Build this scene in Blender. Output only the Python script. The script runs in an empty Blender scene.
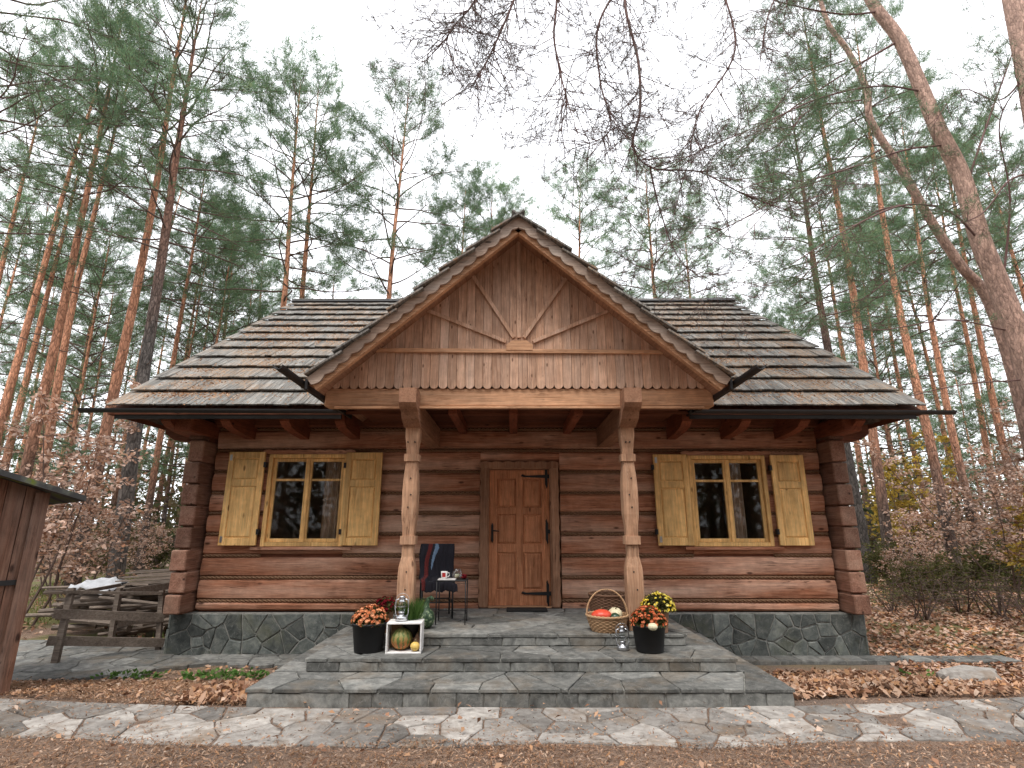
import bpy, bmesh, math, random
import numpy as np
from mathutils import Vector, Matrix
R=math.radians
random.seed(7); rng=np.random.default_rng(11)
C=bpy.context.scene.collection
sc=bpy.context.scene
# ---------------------------------------------------------------- camera
F=540.0; PITCH=math.atan(140/F); HC=1.6
cam=bpy.data.cameras.new('camera'); camo=bpy.data.objects.new('camera',cam); C.objects.link(camo)
cam.sensor_width=36; cam.lens=F/1024*36; cam.clip_start=.05; cam.clip_end=2000
camo.location=(0,0,HC); camo.rotation_euler=(math.pi/2+PITCH,0,0); sc.camera=camo
# ---------------------------------------------------------------- light
SUN_EL=R(64); SUN_ROT=R(200)
w=bpy.data.worlds.new('World'); sc.world=w; w.use_nodes=True
nt=w.node_tree; nt.nodes.clear()
sky=nt.nodes.new('ShaderNodeTexSky'); sky.sky_type='NISHITA'; sky.sun_disc=False
sky.sun_elevation=SUN_EL; sky.sun_rotation=SUN_ROT; sky.air_density=1; sky.dust_density=3
mx=nt.nodes.new('ShaderNodeMix'); mx.data_type='RGBA'; mx.inputs[0].default_value=.9
mx.inputs[7].default_value=(8.6,8.7,9.0,1)      # the even white cloud cover over the blue
bg=nt.nodes.new('ShaderNodeBackground'); bg.inputs[1].default_value=.10
wo=nt.nodes.new('ShaderNodeOutputWorld')
nt.links.new(sky.outputs[0],mx.inputs[6]); nt.links.new(mx.outputs[2],bg.inputs[0]); nt.links.new(bg.outputs[0],wo.inputs[0])
sl=bpy.data.lights.new('sun','SUN'); sl.energy=1.1; sl.angle=R(20); sl.color=(1,.96,.9)
so=bpy.data.objects.new('sun',sl); C.objects.link(so)
so.rotation_euler=(R(90)-SUN_EL,0,R(-22))
sc.view_settings.view_transform='Standard'; sc.view_settings.look='None'
sc.view_settings.exposure=1.38; sc.view_settings.gamma=1
sc.render.engine='CYCLES'; sc.cycles.max_bounces=8; sc.cycles.transparent_max_bounces=12
# ---------------------------------------------------------------- helpers
def at(px,py,Y):
    u=(px-512)/F; v=-(py-384)/F; c,s=math.cos(PITCH),math.sin(PITCH)
    t=Y/(c-v*s); return Vector((u*t,Y,HC+(s+v*c)*t))
def on(px,py,Z):
    u=(px-512)/F; v=-(py-384)/F; c,s=math.cos(PITCH),math.sin(PITCH)
    t=(Z-HC)/(s+v*c); return Vector((u*t,(c-v*s)*t,Z))
def gz(x,y):
    t=min(1,max(0,(y-5.7)/1.9)); t=t*t*(3-2*t)
    b=-.27*t
    far=max(0,y-9)+max(0,abs(x)-7)
    b+=min(1,far/10)*(.10*math.sin(x*.31+1)*math.cos(y*.23)+.05*math.sin(x*.9+y*.7))
    if y<5.0: b+=.012*math.sin(x*2.1+y*3)
    return b
class MB:
    def __init__(s): s.v=[]; s.f=[]; s.m=[]
    def add(s,vs,fs,mi=0):
        n=len(s.v); s.v+= [tuple(p) for p in vs]; s.f+=[tuple(i+n for i in f) for f in fs]; s.m+=[mi]*len(fs); return s
    def hexa(s,p,mi=0):   # 8 pts: bottom 4 ccw, top 4 ccw
        return s.add(p,[(3,2,1,0),(4,5,6,7),(0,1,5,4),(1,2,6,5),(2,3,7,6),(3,0,4,7)],mi)
    def box(s,x0,x1,y0,y1,z0,z1,mi=0):
        return s.hexa([(x0,y0,z0),(x1,y0,z0),(x1,y1,z0),(x0,y1,z0),(x0,y0,z1),(x1,y0,z1),(x1,y1,z1),(x0,y1,z1)],mi)
    def cbox(s,x0,x1,y0,y1,z0,z1,c=.01,mi=0):  # chamfered box
        P=[]
        a=[(x0,x1),(y0,y1),(z0,z1)]
        bm=bmesh.new(); bmesh.ops.create_cube(bm,size=1)
        for v in bm.verts: v.co=Vector(((x0+x1)/2+v.co.x*(x1-x0),(y0+y1)/2+v.co.y*(y1-y0),(z0+z1)/2+v.co.z*(z1-z0)))
        bmesh.ops.bevel(bm,geom=list(bm.edges),offset=c,segments=1,affect='EDGES')
        bm.verts.index_update()
        s.add([v.co[:] for v in bm.verts],[[q.index for q in f.verts] for f in bm.faces],mi); bm.free(); return s
    def bar(s,a,b,wd,ht,up=(0,0,1),mi=0,w2=None,h2=None):
        a=Vector(a);b=Vector(b);d=(b-a).normalized();u=Vector(up)
        sx=d.cross(u)
        if sx.length<1e-4: sx=d.cross(Vector((0,1,0)))
        sx.normalize(); uz=sx.cross(d).normalized()
        w2=w2 or wd;h2=h2 or ht
        q=[]
        for p,ww,hh in ((a,wd,ht),(b,w2,h2)):
            q+= [p-sx*ww/2-uz*hh/2,p+sx*ww/2-uz*hh/2,p+sx*ww/2+uz*hh/2,p-sx*ww/2+uz*hh/2]
        return s.hexa(q,mi)
    def tube(s,pts,rad,n=8,mi=0,cap=True,close=False):
        pts=[Vector(p) for p in pts]
        if not hasattr(rad,'__len__'): rad=[rad]*len(pts)
        vs=[];fs=[];N=len(pts); ref=None
        for i,p in enumerate(pts):
            if close: d=(pts[(i+1)%N]-pts[i-1])
            else: d=pts[min(i+1,N-1)]-pts[max(i-1,0)]
            if d.length<1e-7: d=Vector((0,0,1))
            d.normalize()
            if ref is None: ref=Vector((0,0,1)) if abs(d.z)<.9 else Vector((1,0,0))
            x=d.cross(ref)
            if x.length<1e-4: ref=Vector((0.3,1,0.2)); x=d.cross(ref)
            x.normalize(); y=x.cross(d); ref=y.copy() if False else ref
            for k in range(n):
                t=2*math.pi*k/n; vs.append(p+x*math.cos(t)*rad[i]+y*math.sin(t)*rad[i])
        for i in range(N if close else N-1):
            j=(i+1)%N
            for k in range(n):
                l=(k+1)%n; fs.append((i*n+k,i*n+l,j*n+l,j*n+k))
        if cap and not close: fs.append(tuple(range(n-1,-1,-1))); fs.append(tuple((N-1)*n+k for k in range(n)))
        return s.add(vs,fs,mi)
    def lathe(s,prof,c=(0,0,0),n=24,mi=0,rib=0,ribn=10,cap=True,tilt=None,sx=1):
        vs=[];fs=[];c=Vector(c);m=len(prof)
        M=tilt or Matrix.Identity(3)
        for r,z in prof:
            for k in range(n):
                t=2*math.pi*k/n; rr=r*(1-rib*(.5-.5*abs(math.cos(ribn*t/2))**.6*1.0) ) if rib else r
                vs.append(c+M@Vector((rr*math.cos(t)*sx,rr*math.sin(t),z)))
        for i in range(m-1):
            for k in range(n):
                l=(k+1)%n; fs.append((i*n+k,i*n+l,(i+1)*n+l,(i+1)*n+k))
        if cap: fs.append(tuple(range(n-1,-1,-1))); fs.append(tuple((m-1)*n+k for k in range(n)))
        return s.add(vs,fs,mi)
    def prism(s,poly,fn,mi=0): # poly 2D list, fn(u,v,side)->3D for side 0/1
        n=len(poly); vs=[fn(u,v,0) for u,v in poly]+[fn(u,v,1) for u,v in poly]
        fs=[tuple(range(n)),tuple(range(2*n-1,n-1,-1))]+[(i,(i+1)%n+0+0,(i+1)%n+n,i+n)[::-1] for i in range(n)]
        return s.add(vs,fs,mi)
    def build(s,name,mat,parent=None,smooth=False,fix=True,loc=None):
        me=bpy.data.meshes.new(name); me.from_pydata(s.v,[],s.f)
        for mm in (mat if isinstance(mat,(list,tuple)) else [mat]): me.materials.append(mm)
        if any(s.m): me.polygons.foreach_set('material_index',s.m)
        if fix:
            bm=bmesh.new(); bm.from_mesh(me); bmesh.ops.recalc_face_normals(bm,faces=bm.faces); bm.to_mesh(me); bm.free()
        if smooth: me.polygons.foreach_set('use_smooth',[True]*len(me.polygons))
        me.update()
        o=bpy.data.objects.new(name,me); C.objects.link(o)
        if parent is not None:
            o.parent=parent; o.location=-Vector(parent.location) if loc is None else loc
        elif loc is not None: o.location=loc
        return o
def npmesh(name,V,Fq,mat,parent=None,k=3):
    me=bpy.data.meshes.new(name); n=len(Fq)
    me.vertices.add(len(V)); me.vertices.foreach_set('co',np.ascontiguousarray(V,dtype=np.float32).ravel())
    me.loops.add(n*k); me.loops.foreach_set('vertex_index',np.ascontiguousarray(Fq,dtype=np.int32).ravel())
    me.polygons.add(n); me.polygons.foreach_set('loop_start',np.arange(0,n*k,k,dtype=np.int32)); me.polygons.foreach_set('loop_total',np.full(n,k,dtype=np.int32))
    me.materials.append(mat); me.update(calc_edges=True)
    o=bpy.data.objects.new(name,me); C.objects.link(o)
    if parent is not None: o.parent=parent
    return o
def thing(name,label,cat,loc=(0,0,0),rz=0,group=None):
    o=bpy.data.objects.new(name,None); C.objects.link(o); o.location=loc; o.rotation_euler=(0,0,rz)
    o.empty_display_size=.1; return tag(o,label,cat,group)
def tag(o,label,cat,group=None,kind=None):
    o['label']=label; o['category']=cat
    if group: o['group']=group
    if kind: o['kind']=kind
    return o
def struct(o,label=None,cat=None):
    o['kind']='structure'
    if label: o['label']=label; o['category']=cat
    return o
def dup(root,loc,rz,label,scale=1,group=None,tilt=None):
    r=root.copy(); C.objects.link(r); r.location=loc; r.rotation_euler=(tilt[0],tilt[1],rz) if tilt else (0,0,rz)
    r.scale=(scale,)*3 if not hasattr(scale,'__len__') else scale; r['label']=label
    if group: r['group']=group
    for ch in list(root.children):
        c=ch.copy(); C.objects.link(c); c.parent=r
        for g in list(ch.children):
            d=g.copy(); C.objects.link(d); d.parent=c
    return r
# ---------------------------------------------------------------- materials
class NT:
    def __init__(s,name):
        s.m=bpy.data.materials.new(name); s.m.use_nodes=True; s.t=s.m.node_tree; s.N=s.t.nodes; s.b=s.N['Principled BSDF']; s.b.inputs['Roughness'].default_value=.85
        s.b.inputs['Specular IOR Level'].default_value=.25
    def n(s,t,**k):
        x=s.N.new(t)
        for a,b in k.items(): setattr(x,a,b)
        return x
    def l(s,a,b): s.t.links.new(a,b)
    def coord(s,scale=(1,1,1),island=0,rot=(0,0,0)):
        tc=s.n('ShaderNodeTexCoord'); mp=s.n('ShaderNodeMapping'); mp.inputs['Scale'].default_value=scale; mp.inputs['Rotation'].default_value=rot
        if island:
            g=s.n('ShaderNodeNewGeometry'); a=s.n('ShaderNodeVectorMath',operation='SCALE'); a.inputs[0].default_value=(13,29,7)
            s.l(g.outputs['Random Per Island'],a.inputs['Scale']); b=s.n('ShaderNodeVectorMath',operation='ADD'); s.l(tc.outputs['Object'],b.inputs[0]); s.l(a.outputs[0],b.inputs[1]); s.l(b.outputs[0],mp.inputs[0])
        else: s.l(tc.outputs['Object'],mp.inputs[0])
        return mp.outputs[0]
    def noise(s,co,sc_=5,det=4,rough=.6,dist=0):
        x=s.n('ShaderNodeTexNoise'); x.inputs['Scale'].default_value=sc_; x.inputs['Detail'].default_value=det; x.inputs['Roughness'].default_value=rough; x.inputs['Distortion'].default_value=dist
        s.l(co,x.inputs['Vector']); return x.outputs['Fac']
    def ramp(s,fac,stops,interp='LINEAR'):
        x=s.n('ShaderNodeValToRGB'); x.color_ramp.interpolation=interp
        el=x.color_ramp.elements
        while len(el)<len(stops): el.new(.5)
        for e,(p,c) in zip(el,stops): e.position=p; e.color=tuple(c)+(1,) if len(c)==3 else c
        s.l(fac,x.inputs[0]); return x.outputs[0]
    def mix(s,a,b,fac,mode='MIX'):
        x=s.n('ShaderNodeMix',data_type='RGBA',blend_type=mode)
        for i,v in ((0,fac),(6,a),(7,b)):
            if hasattr(v,'is_linked'): s.l(v,x.inputs[i])
            elif i==0: x.inputs[0].default_value=v
            else: x.inputs[i].default_value=tuple(v)+(1,)
        return x.outputs[2]
    def math(s,op,a,b=None):
        x=s.n('ShaderNodeMath',operation=op)
        for i,v in enumerate((a,b)):
            if v is None: continue
            if hasattr(v,'is_linked'): s.l(v,x.inputs[i])
            else: x.inputs[i].default_value=v
        return x.outputs[0]
    def isl(s): return s.n('ShaderNodeNewGeometry').outputs['Random Per Island']
    def hsv(s,c,h=None,sat=None,v=None):
        x=s.n('ShaderNodeHueSaturation'); s.l(c,x.inputs['Color'])
        for i,q in (('Hue',h),('Saturation',sat),('Value',v)):
            if q is None: continue
            if hasattr(q,'is_linked'): s.l(q,x.inputs[i])
            else: x.inputs[i].default_value=q
        return x.outputs[0]
    def rng(s,f,a,b,lo=0,hi=1):
        x=s.n('ShaderNodeMapRange'); s.l(f,x.inputs[0]); x.inputs[1].default_value=lo; x.inputs[2].default_value=hi; x.inputs[3].default_value=a; x.inputs[4].default_value=b; return x.outputs[0]
    def out(s,col,bump=None,bs=.3,bd=.01,rough=None):
        if hasattr(col,'is_linked'): s.l(col,s.b.inputs['Base Color'])
        else: s.b.inputs['Base Color'].default_value=tuple(col)+(1,)
        if bump is not None:
            x=s.n('ShaderNodeBump'); x.inputs['Strength'].default_value=bs; x.inputs['Distance'].default_value=bd; s.l(bump,x.inputs['Height']); s.l(x.outputs[0],s.b.inputs['Normal'])
        if rough is not None: s.b.inputs['Roughness'].default_value=rough
        return s.m
def wood(name,dark,mid,light,axis=0,val=(.75,1.15),knots=True,grain=22,rough=.8,weather=None,bs=.5,crack=.75,kt=.5,ks=1):
    s=NT(name)
    k=[grain]*3; k[axis]=grain*.055
    co=s.coord(tuple(k),1); g=s.noise(co,1,8,.74,1.6)
    k2=[3.5]*3; k2[axis]=.5
    lo=s.noise(s.coord(tuple(k2),1),1,3,.5)
    c=s.ramp(g,[(.25,dark),(.48,mid),(.75,light)])
    if weather: c=s.mix(c,weather,s.rng(lo,0,.75,.42,.72))
    v=s.math('MULTIPLY',s.rng(lo,.78,1.22,.3,.7),s.rng(s.isl(),val[0],val[1]))
    k3=[grain*2.6]*3; k3[axis]=grain*.16
    fi=s.noise(s.coord(tuple(k3),1),1,3,.7); ro=s.noise(s.coord((7,7,7),1),1,5,.6)
    v=s.math('MULTIPLY',v,s.math('MULTIPLY',s.rng(fi,.78,1.2,.3,.7),s.rng(ro,.85,1.14,.3,.7)))
    c=s.hsv(c,None,None,v)
    g=s.math('ADD',s.math('MULTIPLY',g,.7),s.math('ADD',s.math('MULTIPLY',fi,.3),s.math('MULTIPLY',ro,.6)))
    bump=g
    k4=[grain*1.6]*3; k4[axis]=.9
    ck=s.noise(s.coord(tuple(k4),1),1,3,.5,.8); ckm=s.rng(s.math('ABSOLUTE',s.math('SUBTRACT',ck,.5)),1,0,.0,.018); gate=s.rng(s.noise(s.coord((2.2,2.2,2.2),1),1,2),0,crack,.5,.62)
    ckf=s.math('MULTIPLY',ckm,gate); c=s.mix(c,tuple(x*.3 for x in dark),ckf); bump=s.math('SUBTRACT',g,s.math('MULTIPLY',ckf,1.2))
    if knots:
        kk=[6.5*ks]*3; kk[axis]=2.6*ks
        vo=s.n('ShaderNodeTexVoronoi',feature='F1'); vo.inputs['Scale'].default_value=1; s.l(s.coord(tuple(kk),1),vo.inputs['Vector'])
        sel=s.math('GREATER_THAN',s.n('ShaderNodeSeparateColor').outputs[0] if False else _sep(s,vo.outputs['Color']),kt)
        kf=s.math('MULTIPLY',s.rng(vo.outputs['Distance'],1,0,.07,.15),sel)
        c=s.mix(c,tuple(x*.35 for x in dark),s.math('MULTIPLY',kf,.85))
    return s.out(c,bump,bs,.006,rough)
def _sep(s,c):
    x=s.n('ShaderNodeSeparateColor'); s.l(c,x.inputs[0]); return x.outputs[0]
M={}
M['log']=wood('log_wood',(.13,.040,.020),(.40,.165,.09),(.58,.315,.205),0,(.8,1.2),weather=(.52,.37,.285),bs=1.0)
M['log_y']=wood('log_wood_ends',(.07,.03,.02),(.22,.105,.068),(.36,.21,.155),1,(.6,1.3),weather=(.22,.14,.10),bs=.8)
M['eave']=wood('eave_wood',(.09,.025,.012),(.20,.06,.03),(.28,.095,.05),1,(.8,1.15))
M['eave_x']=wood('soffit_wood',(.09,.03,.015),(.16,.058,.032),(.22,.085,.048),0,(.8,1.15))
M['gable']=wood('gable_board_wood',(.30,.135,.075),(.56,.33,.215),(.68,.46,.33),2,(.80,1.16),weather=(.46,.33,.255),kt=.25,ks=1.7)
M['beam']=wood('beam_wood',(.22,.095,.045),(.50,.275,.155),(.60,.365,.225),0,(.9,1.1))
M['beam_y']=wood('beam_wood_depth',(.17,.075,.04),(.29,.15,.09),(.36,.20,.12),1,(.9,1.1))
M['col']=wood('column_wood',(.22,.10,.055),(.42,.24,.145),(.53,.34,.225),2,(.95,1.05))
M['barge']=wood('bargeboard_wood',(.11,.07,.05),(.30,.205,.15),(.42,.32,.25),0,(.8,1.15),weather=(.34,.29,.25))
M['door']=wood('door_wood',(.24,.085,.035),(.48,.20,.098),(.60,.29,.155),2,(.88,1.12))
M['doorframe']=wood('door_frame_wood',(.20,.085,.045),(.33,.17,.10),(.42,.25,.16),2,(.9,1.1))
M['yellow']=wood('yellow_pine',(.52,.26,.08),(.72,.44,.17),(.80,.55,.25),2,(.92,1.06),grain=16,bs=.15,rough=.6,crack=.1,kt=.3)
M['yellow_x']=wood('yellow_pine_rail',(.52,.26,.08),(.72,.44,.17),(.80,.55,.25),0,(.92,1.06),grain=16,bs=.15,rough=.6,crack=.1,kt=.3)
M['grey']=wood('weathered_rail_wood',(.06,.045,.035),(.16,.125,.10),(.25,.21,.175),0,(.7,1.2))
M['shed']=wood('shed_wood',(.05,.018,.01),(.15,.065,.038),(.25,.14,.095),2,(.65,1.25),weather=(.15,.12,.10))
def shake_mat():
    s=NT('weathered_shingle'); co=s.coord((45,3,3),1); g=s.noise(co,1,5,.7,.6)
    c=s.ramp(g,[(.30,(.045,.043,.040)),(.5,(.165,.156,.142)),(.74,(.34,.325,.30))])
    c=s.hsv(c,None,None,s.rng(s.isl(),.72,1.25))
    st=s.noise(s.coord((.8,.8,.8)),1.6,4,.7); st2=s.noise(s.coord((1,1,1)),30,3,.7)
    c=s.mix(c,(.30,.185,.105),s.math('MULTIPLY',s.rng(st,0,.85,.45,.6),s.rng(st2,0,1,.42,.6)))
    return s.out(c,g,.7,.008,.9)
M['shake']=shake_mat()
def stone_mat(name,a,b,c_,tint=(.20,.15,.10),tf=.35,val=(.55,1.35)):
    s=NT(name); co=s.coord((1,1,1),1); g=s.noise(co,9,8,.68,.5)
    c=s.ramp(g,[(.3,a),(.5,b),(.72,c_)])
    c=s.hsv(c,None,None,s.rng(s.isl(),*val))
    n2=s.noise(s.coord(),2.2,6,.65)
    c=s.mix(c,tint,s.math('MULTIPLY',s.rng(n2,0,1,.5,.66),tf))
    vein=s.noise(s.coord((1,1,1),1),3,8,.5,3); 
    c=s.mix(c,(.33,.33,.31),s.rng(s.math('ABSOLUTE',s.math('SUBTRACT',vein,.5)),.45,0,0,.008))
    return s.out(c,s.noise(s.coord((1,1,1),1),22,8,.7),.5,.012,.8)
M['stone']=stone_mat('grey_slate',(.065,.066,.062),(.145,.145,.135),(.26,.255,.235))
M['stone_dk']=stone_mat('foundation_slate',(.04,.046,.045),(.095,.105,.098),(.19,.195,.175),(.14,.14,.085),.4,(.5,1.5))
M['pave']=stone_mat('paving_slate',(.13,.115,.10),(.24,.22,.20),(.35,.33,.30),(.17,.12,.08),.85,(.5,1.45))
s=NT('mortar'); M['mortar']=s.out(s.ramp(s.noise(s.coord(),14,5),[(.3,(.14,.14,.125)),(.7,(.34,.335,.31))]),s.noise(s.coord(),50,4),.5,.01)
s=NT('dark_joint'); M['joint']=s.out(s.ramp(s.noise(s.coord(),14,5),[(.3,(.025,.02,.015)),(.7,(.08,.065,.05))]))
def ground_mat():
    s=NT('forest_floor'); n1=s.noise(s.coord(),.55,6,.65); n2=s.noise(s.coord(),28,6,.75); n3=s.noise(s.coord((1,1,1)),110,3,.8)
    c=s.ramp(n2,[(.35,(.045,.025,.016)),(.5,(.16,.095,.06)),(.66,(.36,.25,.18))])
    c=s.mix(c,s.ramp(n3,[(.38,(.03,.018,.012)),(.6,(.40,.28,.21))]),.55)
    c=s.mix(c,(.13,.105,.09),s.rng(n1,0,.55,.5,.64))
    tc=s.n('ShaderNodeTexCoord'); sp=s.n('ShaderNodeSeparateXYZ'); s.l(tc.outputs['Object'],sp.inputs[0])
    gr=s.math('MULTIPLY',s.rng(sp.outputs[1],0,1,7.5,9.5),s.rng(s.noise(s.coord(),.9,5,.6),0,1,.42,.56))
    gg=s.ramp(n3,[(.3,(.07,.08,.02)),(.7,(.20,.20,.07))])
    c=s.mix(c,gg,s.math('MULTIPLY',gr,.85))
    return s.out(c,n2,1,.03,.95)
M['ground']=ground_mat()
def leafy(name,cols,trans=.4,var=(.6,1.4),objvar=.25):
    s=NT(name); r=s.isl(); c=s.ramp(r,[(i/(len(cols)-1) if len(cols)>1 else 0,q) for i,q in enumerate(cols)])
    oi=s.n('ShaderNodeObjectInfo'); v=s.math('MULTIPLY',s.rng(oi.outputs['Random'],1-objvar,1+objvar),s.rng(s.noise(s.coord(),1.1,2),.65,1.35,.3,.7))
    c=s.hsv(c,None,None,v)
    d=s.n('ShaderNodeBsdfDiffuse'); t=s.n('ShaderNodeBsdfTranslucent'); m=s.n('ShaderNodeMixShader'); m.inputs[0].default_value=trans
    s.l(c,d.inputs[0]); s.l(c,t.inputs[0]); s.l(d.outputs[0],m.inputs[1]); s.l(t.outputs[0],m.inputs[2])
    s.l(m.outputs[0],s.N['Material Output'].inputs[0]); return s.m
M['needle']=leafy('pine_needles',[(.09,.145,.07),(.14,.215,.11),(.13,.22,.14),(.20,.28,.17),(.23,.27,.14)],.5)
M['needle_near']=leafy('near_pine_needles',[(.09,.095,.085),(.14,.14,.125),(.17,.155,.15)],.4)
M['beech']=leafy('brown_beech_leaves',[(.24,.12,.07),(.40,.25,.18),(.54,.38,.30),(.62,.48,.41),(.40,.22,.12)])
M['yell_leaf']=leafy('yellow_leaves',[(.22,.17,.04),(.42,.28,.05),(.55,.40,.09),(.25,.22,.08)])
M['under']=leafy('dull_green_leaves',[(.04,.05,.02),(.09,.10,.035),(.13,.13,.05),(.17,.12,.06)])
M['green']=leafy('green_leaves',[(.05,.11,.025),(.10,.19,.05),(.15,.24,.07)])
M['grass']=leafy('grass_blades',[(.08,.12,.03),(.16,.20,.05),(.24,.23,.09)])
M['litter']=leafy('fallen_leaves',[(.14,.055,.03),(.30,.15,.09),(.42,.27,.19),(.55,.40,.32),(.36,.17,.06),(.48,.34,.27)],.15,objvar=0)
M['litter_red']=leafy('rust_fallen_leaves',[(.14,.07,.045),(.29,.16,.10),(.42,.28,.20),(.33,.17,.08),(.50,.38,.30)],.15,objvar=0)
M['needles_dry']=leafy('dry_needles',[(.08,.04,.022),(.20,.11,.06),(.34,.21,.13),(.14,.065,.035),(.46,.34,.25)],.1,objvar=0)
def bark(name,low,high,h0,h1,ps=(13,13,4.5),dk=.5,pvr=(.78,1.22)):
    s=NT(name); tc=s.n('ShaderNodeTexCoord'); sp=s.n('ShaderNodeSeparateXYZ'); s.l(tc.outputs['Object'],sp.inputs[0])
    co=s.coord((14,14,3.2)); g=s.noise(co,1,6,.7,1.5); n=s.noise(s.coord((1,1,.3)),2.5,4)
    z=s.math('ADD',sp.outputs[2],s.rng(n,-2.5,2.5))
    vo=s.n('ShaderNodeTexVoronoi',feature='DISTANCE_TO_EDGE'); vo.inputs['Scale'].default_value=1; wc=s.n('ShaderNodeTexNoise'); wc.inputs['Scale'].default_value=.9; wc.inputs['Detail'].default_value=3; s.l(s.coord(ps),wc.inputs['Vector']); wa=s.n('ShaderNodeVectorMath',operation='ADD'); s.l(s.coord(ps),wa.inputs[0]); s.l(wc.outputs['Color'],wa.inputs[1]); s.l(wa.outputs[0],vo.inputs['Vector']); cr=s.rng(vo.outputs['Distance'],dk,1,.0,.15)
    pl=s.n('ShaderNodeTexVoronoi',feature='F1'); pl.inputs['Scale'].default_value=1; s.l(wa.outputs[0],pl.inputs['Vector']); pv=s.rng(_sep(s,pl.outputs['Color']),*pvr)
    c1=s.ramp(g,[(.3,tuple(x*.3 for x in low)),(.52,low),(.75,tuple(x*1.6 for x in low))])
    c2=s.ramp(g,[(.28,tuple(x*.45 for x in high)),(.5,high),(.75,tuple(min(1,x*1.45) for x in high))])
    c=s.mix(c1,c2,s.rng(z,0,1,h0,h1)); c=s.hsv(c,None,None,s.math('MULTIPLY',cr,pv))
    oi=s.n('ShaderNodeObjectInfo'); c=s.hsv(c,None,None,s.rng(oi.outputs['Random'],.8,1.2))
    return s.out(c,s.math('ADD',g,s.math('MULTIPLY',cr,.8)),1,.03,.95)
M['bark']=bark('pine_bark',(.13,.10,.085),(.60,.29,.175),2.0,6.5)
M['bark_dark']=bark('grey_pine_bark',(.12,.105,.095),(.25,.13,.09),7,12)
M['bark_near']=bark('near_pine_bark',(.20,.135,.11),(.50,.33,.26),1.5,5,(22,22,9),.72,(.75,1.2))
s=NT('twig'); M['twig']=s.out((.13,.09,.075))
s=NT('near_twig'); M['twig_near']=s.out((.16,.095,.085))
def flat(name,c,rough=.6,metal=0,bn=None,spec=.4):
    s=NT(name); n=s.noise(s.coord(),bn or 12,4); col=s.hsv(s.ramp(n,[(.3,tuple(x*.8 for x in c)),(.7,tuple(min(1,x*1.15) for x in c))]))
    s.b.inputs['Metallic'].default_value=metal; s.b.inputs['Specular IOR Level'].default_value=spec
    return s.out(col,n,.15,.003,rough)
M['black']=flat('black_metal',(.012,.012,.013),.5)
M['gutter']=flat('black_gutter',(.018,.016,.016),.55)
M['gutter_in']=flat('gutter_seam',(.35,.36,.38),.4,.6)
M['pot']=flat('black_pot',(.009,.009,.010),.6)
M['clay']=flat('clay_pot',(.28,.16,.10),.8)
M['white']=flat('white_paint',(.72,.70,.68),.6)
M['tarp']=flat('dirty_sheet',(.42,.43,.45),.6,0,7)
M['steel']=flat('galvanised_steel',(.50,.51,.53),.32,.9)
M['terra']=flat('red_pumpkin_skin',(.62,.07,.035),.4)
M['dkgreen']=flat('dark_green_gourd_skin',(.02,.055,.03),.35)
M['cream']=flat('cream_gourd_skin',(.62,.56,.38),.5)
M['ygourd']=flat('yellow_gourd_skin',(.68,.47,.13),.45)
M['wicker']=flat('wicker_cane',(.42,.26,.14),.7,0,60)
M['wicker_dk']=flat('dark_wicker_cane',(.13,.065,.035),.7,0,60)
M['rope']=flat('moss_rope',(.20,.11,.06),.9,0,60)
M['stem']=flat('dry_stem',(.16,.13,.06),.8)
M['blanket']=flat('dark_blanket_wool',(.018,.017,.024),.95,0,80)
M['blanket_red']=flat('red_blanket_wool',(.14,.022,.02),.95,0,80)
M['blanket_blue']=flat('pale_blue_wool',(.18,.27,.40),.95,0,80)
M['cloth']=flat('cup_china',(.75,.72,.70),.4)
M['redp']=flat('red_print',(.45,.03,.03),.5)
M['mat']=flat('rubber_mat',(.012,.012,.012),.9,0,150)
M['interior']=flat('dark_room',(.26,.155,.105),.9)
M['curtain']=flat('room_curtain',(.55,.38,.27),.9)
M['moss_roof']=NT('x').m
s=NT('mossy_felt'); n=s.noise(s.coord(),5,5); M['felt']=s.out(s.ramp(n,[(.4,(.05,.05,.05)),(.52,(.10,.105,.09)),(.6,(.12,.15,.03))]),n,.5,.01)
def glass_mat(name,tint=(.9,.92,.92)):
    s=NT(name); g=s.n('ShaderNodeBsdfGlossy'); g.inputs['Roughness'].default_value=.03; g.inputs[0].default_value=(1,1,1,1)
    t=s.n('ShaderNodeBsdfTransparent'); t.inputs[0].default_value=tint+(1,)
    f=s.n('ShaderNodeFresnel'); f.inputs[0].default_value=1.5; m=s.n('ShaderNodeMixShader')
    s.l(s.math('MULTIPLY',f.outputs[0],.4),m.inputs[0]); s.l(t.outputs[0],m.inputs[1]); s.l(g.outputs[0],m.inputs[2]); s.l(m.outputs[0],s.N['Material Output'].inputs[0]); return s.m
M['glass']=glass_mat('window_glass')
def flower_mat(name,cols): return leafy(name,cols,.15,objvar=.05)
M['f_orange']=flower_mat('orange_petals',[(.55,.17,.06),(.72,.30,.14),(.80,.42,.24),(.50,.13,.05)])
M['f_rust']=flower_mat('rust_petals',[(.50,.10,.035),(.66,.19,.08),(.75,.30,.16)])
M['f_red']=flower_mat('dark_red_petals',[(.13,.008,.014),(.20,.018,.025),(.09,.005,.01)])
M['f_yellow']=flower_mat('yellow_petals',[(.72,.52,.04),(.80,.66,.10),(.75,.70,.30)])
s=NT('striped_gourd_skin'); tc=s.n('ShaderNodeTexCoord'); sp=s.n('ShaderNodeSeparateXYZ'); s.l(tc.outputs['Object'],sp.inputs[0])
ang=s.math('ARCTAN2',sp.outputs[0],sp.outputs[1]); st=s.math('SINE',s.math('MULTIPLY',s.math('ADD',ang,s.rng(s.noise(s.coord(),28,5,.7),-.55,.55)),12))
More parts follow.
